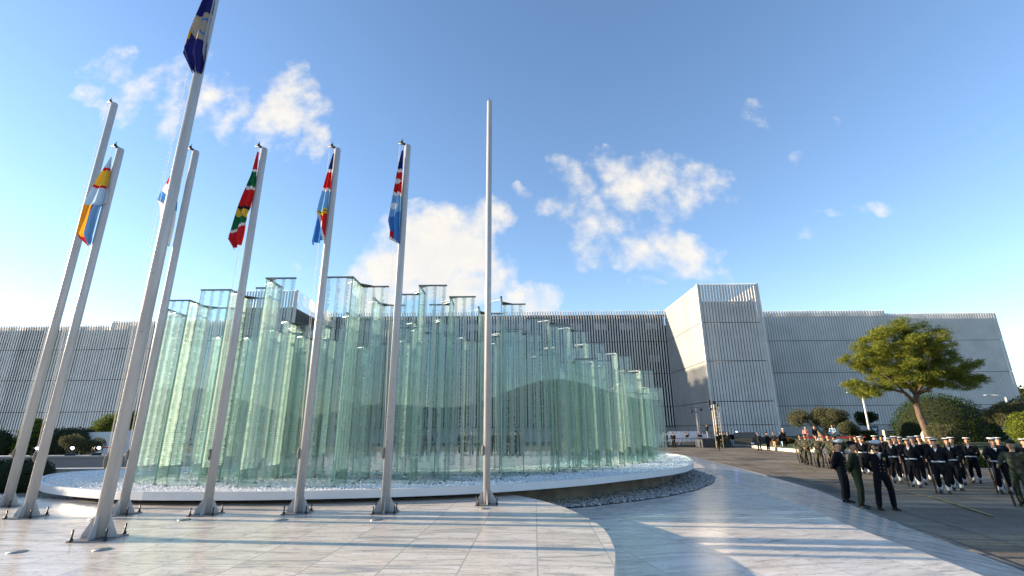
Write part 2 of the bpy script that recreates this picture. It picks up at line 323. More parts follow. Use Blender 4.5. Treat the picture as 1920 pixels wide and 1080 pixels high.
# ------------------------------------------------------------------ ground, road, marble
S = 2500
flat('ground', [(-S, -S), (S, -S), (S, S), (-S, S)], -.02, M_asph)
ROAD_E = [(8.03-1.6, 3.0), (8.03, 8.53), (8.55, 10.47), (9.66, 14.44), (11.5, 20.73), (14.18, 37.83), (15.6, 54)]
RIDGE = [(4.9, 3.0), (5.95, 7.0), (6.43, 10.0), (7.04, 12.83), (7.62, 17.5), (8.9, 23), (12.3, 38), (15.2, 54)]
rc = spline([(x, y, 0) for x, y in ROAD_E], 6, False); rg = spline([(x, y, 0) for x, y in RIDGE], 6, False)
def resample(P, n):
    d = [0]
    for a, b in zip(P, P[1:]): d.append(d[-1]+(b-a).length)
    o = []
    for i in range(n):
        t = d[-1]*i/(n-1); k = max(0, min(len(P)-2, next((j for j in range(len(d)-1) if d[j+1] >= t), len(P)-2))); f = (t-d[k])/max(1e-6, d[k+1]-d[k]); o.append(P[k].lerp(P[k+1], f))
    return o
def by_y(P, ys):
    o = []
    for y in ys:
        for a, b in zip(P, P[1:]):
            if a.y <= y <= b.y: o.append(a.x+(b.x-a.x)*(y-a.y)/max(1e-6, b.y-a.y)); break
        else: o.append(P[0].x+(P[1].x-P[0].x)/(P[1].y-P[0].y)*(y-P[0].y) if y < P[0].y else P[-1].x)
    return o
YS = [-6+i*1.0 for i in range(61)]
re_ = by_y(rc, YS); rr = by_y(rg, YS)
ridge_z = [.40 if y < 36 else max(.06, .40-(y-36)*.02) for y in YS]
poly = [(x, y, z) for x, y, z in zip(rr, YS, ridge_z)]
vsp = poly+[(-16 if y > 19 else (-6 if y < 13.3 else -12), y, z) for y, z in zip(YS, ridge_z)]
n = len(YS)
me = bpy.data.meshes.new('marble_plaza'); me.from_pydata(vsp, [], [(i, i+1, i+1+n, i+n) for i in range(n-1)]); me.materials.append(M_marble2)
tag(new('marble_plaza', me), kind='structure')
me = bpy.data.meshes.new('marble_slope'); me.from_pydata(poly+[(x+.02, y, .012) for x, y in zip(re_, YS)], [], [(i+n, i+1+n, i+1, i) for i in range(n-1)]); me.materials.append(M_marble2)
tag(new('marble_slope', me), kind='structure')
kb = MB()
for i in range(n-1): kb.add([(re_[i]+.02, YS[i], 0.), (re_[i]+.14, YS[i], 0.), (re_[i]+.14, YS[i], .02), (re_[i]+.02, YS[i], .02), (re_[i+1]+.02, YS[i+1], 0.), (re_[i+1]+.14, YS[i+1], 0.), (re_[i+1]+.14, YS[i+1], .02), (re_[i+1]+.02, YS[i+1], .02)], [(3, 2, 6, 7), (1, 5, 6, 2), (0, 3, 7, 4)])
tag(kb.build('road_edging', M_conc), kind='structure')
PODE = [(-.3, 1.2), (.35, 2.8), (.75, 4.2), (1.03, 5.59), (1.17, 6.22), (1.29, 6.89), (1.37, 8.12), (1.2, 9.33), (.92, 10.4), (.42, 11.5), (-.04, 12.22)]
arc = [(p.x, p.y) for p in spline([(x, y, 0) for x, y in PODE], 5, False)]
POD = arc+[(-1.4, 12.0), (-3.07, 11.35), (-4.57, 11.1), (-6.66, 11.2), (-8.67, 11.68), (-10.7, 12.1), (-13, 12.9), (-16, 13.6), (-24, 13), (-24, -6), (-3, -6), (-1.6, -1)]
p = MB(); p.prism(POD, .36, .75); tag(p.build('marble_podium', M_marble), kind='structure')
# painted lines on the road
def stripe(name, pts, w, m, z=.006):
    b = MB()
    for a, c in zip(pts, pts[1:]):
        a, c = Vector((*a, 0)), Vector((*c, 0)); d = (c-a).normalized(); q = Vector((-d.y, d.x, 0))*w/2
        b.add([(a-q)+Vector((0, 0, z)), (c-q)+Vector((0, 0, z)), (c+q)+Vector((0, 0, z)), (a+q)+Vector((0, 0, z))], [(0, 1, 2, 3)])
    tag(b.build(name, m), kind='structure')
M_yel = mat('worn_yellow_paint', (.27, .20, .06), rough=.8, var=.25, vscale=6); M_wl = mat('worn_white_paint', (.20, .19, .17), rough=.8, var=.2, vscale=5)
stripe('yellow_road_line', [(18.5, 34.8), (16.9, 30.4), (15.86, 27.1)], .11, M_yel)
stripe('yellow_road_line', [(14.22, 20.94), (13.64, 16.7), (12.34, 13.55)], .12, M_yel)
stripe('white_road_line', [(12.9, 17.3), (14.6, 17.2), (19, 17.0)], .07, M_wl)
stripe('white_road_line', [(13.9, 24.5), (16.3, 24.6), (19, 24.6)], .08, M_wl)
stripe('white_road_line', [(15.2, 40), (23, 39.6), (30, 39)], .12, M_wl)
stripe('yellow_road_line', [(20, 45), (19.4, 39), (18.9, 36.5)], .12, M_yel)
# pebbles
def pebbles(name, poly, z, cnt, s0, s1, m, seed=1, hole=None):
    r = np.random.RandomState(seed); P = np.array(poly); x0, y0 = P.min(0); x1, y1 = P.max(0)
    def inside(x, y, Q):
        c = np.zeros(len(x), bool); j = len(Q)-1
        for i in range(len(Q)):
            xi, yi = Q[i]; xj, yj = Q[j]
            with np.errstate(divide='ignore', invalid='ignore'): t = ((yi > y) != (yj > y)) & (x < (xj-xi)*(y-yi)/(yj-yi)+xi)
            c ^= t; j = i
        return c
    x = r.uniform(x0, x1, cnt*4); y = r.uniform(y0, y1, cnt*4); k = inside(x, y, P); x = x[k][:cnt]; y = y[k][:cnt]; n_ = len(x)
    base = np.array([(1, 0, 0), (.2, .9, 0), (-.9, .4, 0), (-.5, -.8, 0), (.5, -.8, .1), (.1, 0, .8), (0, .1, -.6)])
    F = [(0, 1, 5), (1, 2, 5), (2, 3, 5), (3, 4, 5), (4, 0, 5)]
    a = r.uniform(0, 6.28, n_); s = r.uniform(s0, s1, n_); v = base[None]*s[:, None, None]*r.uniform(.6, 1.2, (n_, 7, 1))
    X = v[..., 0]*np.cos(a)[:, None]-v[..., 1]*np.sin(a)[:, None]+x[:, None]; Y_ = v[..., 0]*np.sin(a)[:, None]+v[..., 1]*np.cos(a)[:, None]+y[:, None]; Z = v[..., 2]+z+r.uniform(0, s0, (n_, 1))
    V = np.stack([X, Y_, Z], -1).reshape(-1, 3); FF = (np.array(F)[None]+np.arange(n_)[:, None, None]*7).reshape(-1, 3)
    me = bpy.data.meshes.new(name); me.from_pydata(V.tolist(), [], FF.tolist()); me.materials.append(m); return tag(new(name, me), kind='stuff', label='loose '+name.replace('_', ' '))
# ------------------------------------------------------------------ basin
BAS = [(-13.66, 14.86), (-11.66, 12.7), (-9.62, 11.46), (-8.12, 10.92), (-6.37, 10.76), (-5.12, 10.74), (-3.89, 10.86), (-2.58, 11.06), (-.98, 11.5), (.32, 12.1), (1.82, 13.05), (3.18, 14.18), (4.8, 15.7), (5.9, 17.2), (6.76, 19.13),
       (7.45, 21.2), (8.0, 23.8), (7.7, 25.4), (6.88, 24.91), (4.46, 23.0), (2.0, 20.3), (.82, 18.6), (-.9, 17.3), (-3.61, 16.5), (-7.33, 16.6), (-11, 17.4), (-13.5, 17.6), (-14.3, 16.4)]
bas = [(p.x, p.y) for p in spline([(x, y, 0) for x, y in BAS], 5)]
t = tag(empty('memorial_basin', (-3, 16, 0)), 'long white rimmed basin of white pebbles carrying the glass panels', 'basin')
def local(mb, o): mb.v = [(a-o.location.x, b-o.location.y, c-o.location.z) for a, b, c in mb.v]; return mb
cxm = sum(p[0] for p in bas)/len(bas); cym = sum(p[1] for p in bas)/len(bas)
def inset(P, d):
    o = []; k = len(P)
    for i in range(k):
        a, b = Vector(P[i-1]), Vector(P[(i+1) % k]); q = (b-a).normalized(); o.append((P[i][0]-q.y*d, P[i][1]+q.x*d))
    return o
ins = inset(bas, .09)
b = MB(); k = len(bas)
b.add([(x, y, .85) for x, y in bas]+[(x, y, 1.015) for x, y in bas]+[(x, y, 1.015) for x, y in ins]+[(x, y, .95) for x, y in ins],
      [f for i in range(k) for j in [(i+1) % k] for f in ((i, j, j+k, i+k), (i+k, j+k, j+2*k, i+2*k), (i+2*k, j+2*k, j+3*k, i+3*k))]+[tuple(range(k-1, -1, -1))])
local(b, t).build('rim', M_white, t)
b = MB(); b.prism(inset(bas, .80), 0.0, .846); local(b, t).build('recessed_wall', M_conc, t)
b = MB(); b.add([(x, y, .975) for x, y in ins], [tuple(range(k))]); local(b, t).build('pebble_bed', mat('pebble_bed', (.62, .64, .66), rough=.9, var=.2, vscale=18, bump=1.0, bscale=26), t)
pebbles('white_pebbles', inset(bas, .13), .985, 30000, .013, .028, mat('white_pebble', (.78, .80, .82), rough=.55), 3)
M_gr = mat('grey_pebble', (.10, .10, .10), rough=.8, col2=(.52, .50, .47), vscale=9)
GR = [(-.2, 12.0), (1.0, 12.35), (1.9, 12.75), (3.1, 13.5), (4.4, 14.5), (5.8, 16.1), (7.0, 18.0), (7.75, 19.7), (8.0, 21.5), (8.3, 24.0), (7.0, 22), (5.5, 18), (3, 15.2), (0, 13.2)]
flat('gravel_bed', GR, .406, mat('gravel_base', (.07, .065, .06), rough=.95, var=.3, vscale=20))
pebbles('grey_gravel', GR, .41, 9000, .03, .055, M_gr, 5)
pebbles('podium_edge_gravel', [(-12, 12.35), (-8.7, 11.5), (-6.6, 11.05), (-4.5, 10.98), (-3, 11.2), (-1.4, 11.9), (-1.4, 12.1), (-4.5, 11.15), (-8.7, 11.7), (-12, 12.6)], .755, 1500, .014, .028, mat('pale_gravel', (.15, .135, .12), rough=.8), 6)
LG = [(-15.5, 13.2), (-12.2, 12.6), (-11, 13.4), (-13.5, 15.5), (-16.5, 16.5), (-20, 17)]
flat('gravel_bed', LG, .30, MATS['gravel_base']); pebbles('grey_gravel', LG, .31, 5000, .03, .07, M_gr, 8)

# ------------------------------------------------------------------ glass memorial
ZB = .985
def sheet(b, p0, p1, z0, z1, th=.024):
    a, c = Vector((*p0, 0)), Vector((*p1, 0)); d = (c-a); L = d.length; d.normalize(); q = Vector((-d.y, d.x, 0))*th/2
    V = [(a-q), (c-q), (c+q), (a+q)]; V = [Vector((v.x, v.y, z0)) for v in V]+[Vector((v.x, v.y, z1)) for v in V]
    b.cur = 0; b.add(V, [(0, 1, 5, 4), (2, 3, 7, 6)]); b.cur = 1; b.add(V, [(3, 0, 4, 7), (1, 2, 6, 5), (4, 5, 6, 7)])
    return L, z1-z0
def glass_panel(name, p0, p1, z0, z1, par):
    b = MB(); L, Hh = sheet(b, p0, p1, z0, z1); o = b.build(name, [M_glass, M_edge], par); me = o.data
    uv = me.uv_layers.new(name='sheet'); lp = 0
    a = Vector((*p0, 0)); d = (Vector((*p1, 0))-a).normalized()
    for pl in me.polygons:
        for li in pl.loop_indices:
            co_ = me.vertices[me.loops[li].vertex_index].co; uv.data[li].uv = ((Vector((co_.x, co_.y, 0))-a).dot(d), co_.z-z0)
    return o
def stele(x, y, h, kind, label, group, near=.72, deep=.86, far=.70):
    t = tag(empty('glass_stele', (x, y, ZB)), label, 'glass monument', group); z1 = h-ZB
    s = -1 if kind == 'S' else 1        # S: near sheet runs left, far sheet runs right; Z: the other way round
    A, B, Cc, D = (s*near, 0), (0, 0), (0.0, deep), (-s*far, deep)
    segs = []
    if near > 0: glass_panel('glass_panel', (A[0], 0), (s*.016, 0), 0, z1, t); segs.append((A, B))
    glass_panel('glass_panel', (0, .016), (0, deep-.016), 0, z1, t); segs.append((B, Cc))
    if far > 0: glass_panel('glass_panel', (-s*.016, deep), (D[0], deep), 0, z1, t); segs.append((Cc, D))
    b = MB(); zt = z1+.003
    for p, q in segs:
        v, w = Vector((*p, 0)), Vector((*q, 0)); d = (w-v).normalized(); r_ = Matrix((( d.x, -d.y, 0), (d.y, d.x, 0), (0, 0, 1)))
        off = .0 if p[1] == q[1] else .002
        b.obox((v+w)/2+Vector((0, 0, zt+.017+off)), r_, (w-v).length/2+.02, .026, .017)
    g = .26
    if near > 0: b.add([(0, 0, zt+.037), (s*g*1.3, 0, zt+.037), (0, g*1.1, zt+.037), (0, 0, zt+.030), (s*g*1.3, 0, zt+.030), (0, g*1.1, zt+.030)], [(0, 1, 2), (5, 4, 3), (0, 3, 4, 1), (1, 4, 5, 2), (2, 5, 3, 0)])
    if far > 0: b.add([(0, deep, zt+.038), (-s*g*1.3, deep, zt+.038), (0, deep-g*1.1, zt+.038), (0, deep, zt+.031), (-s*g*1.3, deep, zt+.031), (0, deep-g*1.1, zt+.031)], [(0, 1, 2), (5, 4, 3), (0, 3, 4, 1), (1, 4, 5, 2), (2, 5, 3, 0)])
    b.build('top_cap', M_cap, t)
    b = MB(); d = Vector((-.32, .20, 0)).normalized(); r_ = Matrix(((d.x, -d.y, 0), (d.y, d.x, 0), (0, 0, 1)))
    b.obox((-.16, .42 + .1, zt+.012 + .03), r_, .19, .022, .010); b.build('tie_strap', M_strap, t)
    for (px_, py_) in {(A[0] if near > 0 else 0, 0), (0, 0), (0, deep), (D[0] if far > 0 else 0, deep)}:
        b = MB(); b.box(px_-.03, px_+.03, py_-.03, py_+.03, -.02, .03); b.build('floor_shoe', M_cap, t)
    return t
FRONT = [(-9.67, 13.07, 5.50, 'Z', 0), (-8.75, 12.55, 5.62, 'S', .72), (-7.46, 12.18, 5.80, 'S', .76), (-6.32, 11.77, 5.98, 'Z', .74), (-4.09, 11.72, 5.98, 'S', .66), (-3.95, 13.20, 5.83, 'S', 0),
         (-2.48, 12.32, 5.92, 'Z', .72), (-1.73, 12.90, 5.76, 'Z', .70), (-1.0, 13.87, 5.71, 'S', 0), (-.31, 13.21, 5.84, 'S', 0), (1.15, 14.52, 5.50, 'S', .72), (1.87, 15.19, 5.40, 'S', .72), (2.55, 16.37, 5.05, 'Z', .62),
         (3.88, 17.70, 4.92, 'S', .72), (5.10, 19.33, 4.45, 'Z', .5)]
words = ['leftmost glass stele of the front row, its first fold facing the big flagpole', 'second glass stele from the left, lower than its right neighbour', 'third glass stele from the left with a flat cap pointing left', 'tall glass stele between the flagpoles whose cap folds like a Z above the left tower',
         'tallest glass stele with a wide zigzag cap beside the blue and red flag pole', 'slimmer glass stele set back behind the tallest zigzag one', 'tall glass stele right of the starred flag, sky showing through its top', 'glass stele with Z shaped cap left of the bare central flagpole',
         'narrow two sheet glass stele seen just left of the bare central flagpole', 'glass stele with pointed cap right of the bare central flagpole', 'green glass stele with a pale tie strap, second to the right of the central pole', 'green glass stele with a pale tie strap, third to the right of the central pole',
         'green glass stele, fourth to the right of the central pole where the tops step down', 'low green glass stele, next to last of the front row on the right', 'lowest glass stele at the right end, beside the dark fins']
for (x, y, h, kd, nr), w_ in zip(FRONT, words):
    stele(x, y, h, kd, w_, 'glass steles of the memorial, front row', near=nr)
BACK = []
rb = random.Random(11)
cand = [(-10.2, 14.6), (-9.0, 14.3), (-7.9, 13.9), (-6.9, 13.5), (-5.5, 13.4), (-5.9, 15.0), (-4.7, 14.9), (-8.6, 15.7), (-7.2, 15.3), (-3.1, 14.6), (-2.2, 14.2), (-1.6, 15.6), (-.4, 15.1), (.3, 14.9), (.9, 16.3), (1.9, 17.1), (3.0, 18.3), (2.6, 19.3), (3.5, 20.3), (4.4, 19.6), (4.2, 21.3), (5.0, 21.0), (5.7, 20.6), (5.3, 22.3), (6.1, 21.9), (3.3, 17.2), (4.3, 18.4), (-9.9, 15.6), (-6.4, 14.2), (-3.6, 15.8), (-2.7, 13.3+.2), (-.6, 16.4), (1.4, 15.6), (5.6, 23.6), (6.6, 23.2), (4.9, 18.9+.4), (2.9, 16.9+.2), (-6.4, 12.9+.2), (-4.6, 13.0), (2.1, 15.9)]
def hfun(x, y):
    base = 5.75 if x < -1 else 5.75-(x+1)*.2
    if x < -8: base -= (-8-x)*.12
    return base-.25-rb.uniform(0, .75)
for x, y in cand:
    stele(x, y, hfun(x, y), rb.choice('SZ'), 'folded green glass stele standing behind the front row on the pebbles', 'glass steles of the memorial, rows behind', near=rb.choice((0, .6, .7)), deep=.84, far=.66)

# ------------------------------------------------------------------ buildings
SEAMS = [2.75, 6.3, 12.6, 18.9]
def fins(b, x0, x1, y, z0, z1, pitch, w, ang0, ang1, th=.05, seams=SEAMS, axis='x', lev=2, top=.5):
    n_ = int(abs(x1-x0)/pitch); cuts = [z0]+[s_ for s_ in seams if z0+.5 < s_ < z1-.5]+[z1]
    for i in range(n_+1):
        t_ = x0+(x1-x0)*(i+.5)/(n_+1)
        for a_, c_ in zip(cuts, cuts[1:]):
            za, zb = a_+.05, c_-(.05 if c_ != z1 else 0); ring = []
            for k_ in range(lev+1):
                z = za+(zb-za)*k_/lev; f = (z-z0)/(z1-z0); an = R(ang0+(ang1-ang0)*f+5*math.sin(i*.37)+3*math.sin(i*.9))
                ux, uy = math.sin(an)*w/2, -math.cos(an)*w/2; tx, ty = math.cos(an)*th/2, math.sin(an)*th/2
                for p_ in ((ux+tx, uy+ty), (ux-tx, uy-ty), (-ux-tx, -uy-ty), (-ux+tx, -uy+ty)):
                    ring.append((t_+p_[0], y+p_[1], z) if axis == 'x' else (y+p_[1], t_+p_[0], z))
            fs = [(k_*4+j, k_*4+(j+1) % 4, (k_+1)*4+(j+1) % 4, (k_+1)*4+j) for k_ in range(lev) for j in range(4)]
            fs += [(3, 2, 1, 0), tuple(lev*4+j for j in range(4))]; b.add(ring, fs)
HQ = tag(empty('headquarters_building', (0, 95, 0)), 'wide office building behind slanting pale vertical fins, dark recessed centre between two towers', 'building')
def part(b, name, m, par=HQ):
    b.v = [(x, y-95, z) for x, y, z in b.v]; return b.build(name, m, par)
# centre
b = MB(); fins(b, -39, 31.2, 94.6, 2.75, 25.3, .52, .24, 76, 68); part(b, 'centre_fins', M_fin)
b = MB(); b.box(-39, 31.2, 96.4, 110, 2.7, 24.4); cw_ = part(b, 'centre_wall', M_void)
b = MB(); b.box(-39, 31.2, 95.2, 110, 24.42, 24.6); part(b, 'roof_slab', M_wall)
b = MB(); b.box(-39, 31.2, 95.3, 112, 0, 2.68); part(b, 'plinth_wall', M_wallw)
for kx in range(13):
    x = -34+kx*5.2
    for dz in ((22.4,) if kx % 3 else (22.4, 15.8)):
        b = MB(); b.box(x-1.25, x+1.25, 96.28, 96.38, dz-.75, dz+.75); wv_ = part(b, 'window', M_wall)
        b = MB(); b.box(x-1.15, x-.08, 96.2, 96.27, dz-.62, dz+.62); b.box(x+.08, x+1.15, 96.2, 96.27, dz-.62, dz+.4); part(b, 'blind', M_blind, wv_)
b = MB()
for s_ in (6.3, 12.6, 18.9): b.box(-39, 31.2, 95.0, 95.1, s_-.04, s_+.04)
part(b, 'seam_rail', M_dark)
# wings
def wing(x0, x1, y, h, nm, m=M_fin2, a0=76, a1=66, w=.37):
    b = MB(); fins(b, x0, x1, y-.3, 2.75 if x0 > 0 else 1.0, h+.14, .53, w, a0, a1); part(b, nm+'_fins', m)
    b = MB(); b.box(x0, x1, y+.25, y+15, 2.7 if x0 > 0 else .9, h-.2); part(b, nm+'_wall', M_wall)
    b = MB(); b.box(x0, x1, y-.1, y+15.1, 0, 2.68 if x0 > 0 else .88); part(b, nm+'_plinth', M_wallw)
    b = MB()
    for s_ in (6.3, 12.6, 18.9): b.box(x0, x1, y-.1, y+.1, s_-.035, s_+.035)
    part(b, nm+'_seam', M_dark)
wing(41.2, 75.4, 95, 24.9, 'right_wing'); wing(75.6, 98.4, 95.6, 24.35, 'far_right_wing')
M_fl = mat('fin_hazed', (.80, .78, .74), rough=.6, var=.06, vscale=.4)  # colour raised on the left wings to stand in for haze and glare
wing(-84.4, -47.4, 98.7, 24.8, 'left_wing', M_fl, 74, 68, .42); wing(-135, -84.6, 99.6, 24.1, 'far_left_wing', M_fl, 76, 70, .44)
def tower(x0, x1, y0, y1, nm, inner):
    t = HQ
    b = MB(); fins(b, x0+.1, x1-.1, y0, .9, 25.5, .50, .36, 76, 58, th=.07); part(b, nm+'_front_fins', M_fin)
    b = MB(); fins(b, y0+.3, y1, x0 if inner < 0 else x1, .6, 25.4, .50, .42, 68, 60, axis='y'); part(b, nm+'_inner_fins', mat('fin_inner_dimmed', (.27, .27, .26), rough=.65, var=.08, vscale=.3))  # inner fins darkened in colour to hold down the sunlit face
    b = MB(); b.box(x0+.35, x1-.35, y0+.5, y1+8, 0, 22.6); part(b, nm+'_core', mat('tower_core', (.14, .15, .16), rough=.5))
    b = MB(); xe = x0 if inner < 0 else x1; b.box(xe-.12, xe+.12, y0-.25, y0+.1, .4, 25.5); part(b, nm+'_corner_post', M_fin)
    xo = x1 if inner < 0 else x0; b = MB(); b.box(xo-.15, xo+.15, y0-.2, y0+.2, .4, 25.5); part(b, nm+'_corner_post', M_fin)
    b = MB()
    for s_ in (6.3, 12.6, 18.9): b.box(x0, x1, y0+.26, y0+.34, s_-.05, s_+.05); b.box(xe-.05, xe+.05, y0+.35, y1, s_-.04, s_+.04)
    part(b, nm+'_seam', M_dark)
    b = MB(); fins(b, y0+.3, y1, xo, 22.4, 25.4, .45, .34, 60, 60, axis='y', lev=1); part(b, nm+'_outer_fins', M_fin)
    b = MB(); b.box(x0+.5, x1-.5, y1-.3, y1-.1, 22.65, 24.5); part(b, nm+'_parapet', M_wall)
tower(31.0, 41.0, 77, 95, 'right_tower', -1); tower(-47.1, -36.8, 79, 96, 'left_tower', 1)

M_patch = mat('asphalt_patch', (.06, .055, .05), rough=.9, var=.2, vscale=3, bump=.4); M_tar = mat('tar_seam', (.018, .017, .016), rough=.6)
for P_ in ([(13.2, 21.5), (14.4, 21.9), (14.2, 22.8), (13.0, 22.4)], [(17, 37), (20, 38.5), (19.4, 40.0), (16.6, 38.6)]): flat('road_patch', P_, .003, M_patch)
tr_ = random.Random(3)
for k_ in range(9):
    x_, y_ = tr_.uniform(10, 22), tr_.uniform(9, 44); L_ = []
    x_ = max(x_, 9+y_*.16)
    for i in range(9): L_.append((x_, y_)); x_ += tr_.uniform(.1, .7); y_ += tr_.uniform(-.35, .45)
    stripe('tar_crack', L_, .035, M_tar, .005)
stripe('tar_crack', [(9.4, 9), (12.5, 22), (16.5, 40)], .03, M_tar, .005)
# ------------------------------------------------------------------ flagpoles
def flagpole(x, y, h, r, label, headang=180, coil=1.05, gus=1.0):
    t = tag(empty('flagpole', (x, y, .75)), label, 'flagpole', 'flagpoles on the marble podium'); H_ = h-.75
    b = MB(); b.tube([(0, 0, .03), (0, 0, H_*.5), (0, 0, H_-.03), (0, 0, H_)], [r, r*.96, r*.90, r*.74], n=28); b.build('pole', M_pole, t)
    b = MB(); b.box(-.27*gus, .27*gus, -.27*gus, .27*gus, .0, .018); b.build('base_plate', MATS['dark_plate'], t)
    for k_ in range(4):
        a = R(8+90*k_); d = Vector((math.cos(a), math.sin(a), 0)); q = Vector((-d.y, d.x, 0))*.006
        pr_ = [d*(r*.9)+Vector((0, 0, .019)), d*(.25*gus)+Vector((0, 0, .019)), d*(.25*gus)+Vector((0, 0, .06)), d*(r*1.35)+Vector((0, 0, .30*gus)), d*(r*.9)+Vector((0, 0, .36*gus))]
        b = MB(); b.add([p_-q for p_ in pr_]+[p_+q for p_ in pr_], [(4, 3, 2, 1, 0), (5, 6, 7, 8, 9)]+[(i, (i+1) % 5, (i+1) % 5+5, i+5) for i in range(5)]); b.build('gusset', M_pole, t)
    for k_ in range(4):
        a = R(53+90*k_); px_, py_ = math.cos(a)*.33*gus, math.sin(a)*.33*gus
        b = MB(); b.tube([(px_, py_, .0), (px_, py_, .18*gus)], .012, n=8); b.tube([(px_, py_, .018), (px_, py_, .05)], .026, n=6); b.build('anchor_bolt', M_dark, t)
    b = MB(); ha = R(headang); d = Vector((math.cos(ha), math.sin(ha), 0))
    b.tube([(0, 0, H_-.02), d*.10+Vector((0, 0, H_+.05)), d*.22+Vector((0, 0, H_+.07))], [.03, .028, .02], n=8)
    b.ball(d*.15+Vector((0, 0, H_+.10)), .035, n=8, m=6); b.tube([d*.15+Vector((0, 0, H_+.1)), d*.13+Vector((0, 0, H_+.19))], [.014, .004], n=6); b.build('truck_head', M_dark, t)
    b = MB()
    for k_ in range(5):
        b.tube([(-r-.012+math.sin(i/14*6.283)*(.012+.004*k_), -r*.5-.02+k_*.007, coil+math.cos(i/14*6.283)*(.07+.009*k_)) for i in range(15)], .006, n=5, cap=False)
    b.build('rope_coil', M_rope, t)
    b = MB(); b.tube([(-r-.01, -r*.4, coil), d*.16+Vector((0, -.02, H_*.5)), d*.2+Vector((0, 0, H_+.05))], .0035, n=5); b.tube([(-r-.002, -r*.6, coil), d*(.16+r*.3)+Vector((0, -.05, H_*.5)), d*.17+Vector((0, -.02, H_+.05))], .003, n=5); b.build('halyard', M_line, t)
    b = MB(); rr_ = random.Random(int(x*100))
    for k_ in range(7):
        z = rr_.uniform(1.2, H_*.55); aa = rr_.uniform(3.6, 5.2); b.tube([(math.cos(aa+i*.12)*(r*.985), math.sin(aa+i*.12)*(r*.985), z) for i in range(4)], .006, n=4)
    b.build('scuff_mark', MATS['grey_rope'], t)
    return t
mat('dark_plate', (.20, .20, .20), rough=.5, metal=.5)
POLES = [(-10.55, 10.83, 10.62, .086, 'leftmost flagpole, tall and bare, at the left edge'), (-8.82, 9.48, 8.36, .078, 'second flagpole from the left carrying the pale blue and yellow flag'),
 (-5.95, 7.59, 10.80, .088, 'nearest and thickest flagpole, carrying the dark blue flag'), (-7.27, 9.70, 8.43, .078, 'flagpole half hidden right behind the nearest thick one'),
 (-5.66, 9.63, 8.44, .078, 'flagpole carrying the red, green and yellow flag'), (-4.02, 9.74, 8.49, .078, 'flagpole carrying the flag of blue, red and a yellow band'),
 (-2.38, 9.67, 8.52, .078, 'flagpole carrying the flag with two white stars'), (-.55, 10.64, 10.47, .074, 'bare central flagpole at the right end of the row')]
for i, (x, y, h, r, l) in enumerate(POLES): flagpole(x, y, h, r, l, headang=(175, 180, 185, 180, 178, 176, 175, 100)[i], gus=.92 if abs(x+5.95) < .01 else .82)
b0 = MB(); b0.tube([(0, 0, .0), (0, 0, .006)], .105, n=28); b0.tube([(0, 0, .006), (0, 0, .009)], .085, n=28)
mh = None
for i, (x, y) in enumerate([(-5.35, 6.92), (-6.36, 6.83), (-7.38, 9.26), (-5.71, 9.09), (-4.0, 9.02), (-2.35, 8.95), (-.57, 10.09)]):
    o = b0.build('ground_uplight', mat('stainless_ring', (.42, .41, .38), rough=.3, metal=.8)) if mh is None else mh.copy()
    if mh is not None: C.objects.link(o)
    mh = mh or o; o.location = (x, y, .752)
    tag(o, ['round steel floor light in the marble in front of the thickest flagpole', 'round steel floor light in the marble at the lower left edge', 'round steel floor light left of the thickest flagpole', 'round steel floor light in front of the red and green flag pole',
            'round steel floor light in front of the blue and red flag pole', 'round steel floor light in front of the starred flag pole', 'round steel floor light at the foot of the bare central pole'][i], 'floor light', 'floor lights set in the marble')

# ------------------------------------------------------------------ flags: cloth hanging in folds beside the pole
def cloth(name, c): return mat(name, c, rough=.85, spec=.2)
RED = cloth('flag_red', (.55, .018, .022)); GRN = cloth('flag_green', (.012, .14, .055)); WHT = cloth('flag_white', (.72, .72, .74)); BLK = cloth('flag_black', (.015, .015, .015)); YEL = cloth('flag_yellow', (.68, .47, .06))
NVY = cloth('flag_navy', (.018, .02, .14)); LBL = cloth('flag_light_blue', (.20, .42, .68)); MBL = cloth('flag_blue', (.05, .20, .52)); ORG = cloth('flag_orange', (.72, .36, .03)); CRM = cloth('flag_cream', (.40, .34, .28)); SKB = cloth('flag_sky', (.42, .58, .74))
for m_ in (RED, GRN, WHT, BLK, YEL, NVY, LBL, MBL, ORG, CRM, SKB):
    nt = m_.node_tree; b_ = nt.nodes['Principled BSDF']; t_ = nt.nodes.new('ShaderNodeBsdfTranslucent'); t_.inputs[0].default_value = b_.inputs['Base Color'].default_value
    x_ = nt.nodes.new('ShaderNodeMixShader'); x_.inputs[0].default_value = .35; nt.links.new(b_.outputs[0], x_.inputs[1]); nt.links.new(t_.outputs[0], x_.inputs[2]); nt.links.new(x_.outputs[0], nt.nodes['Material Output'].inputs[0])
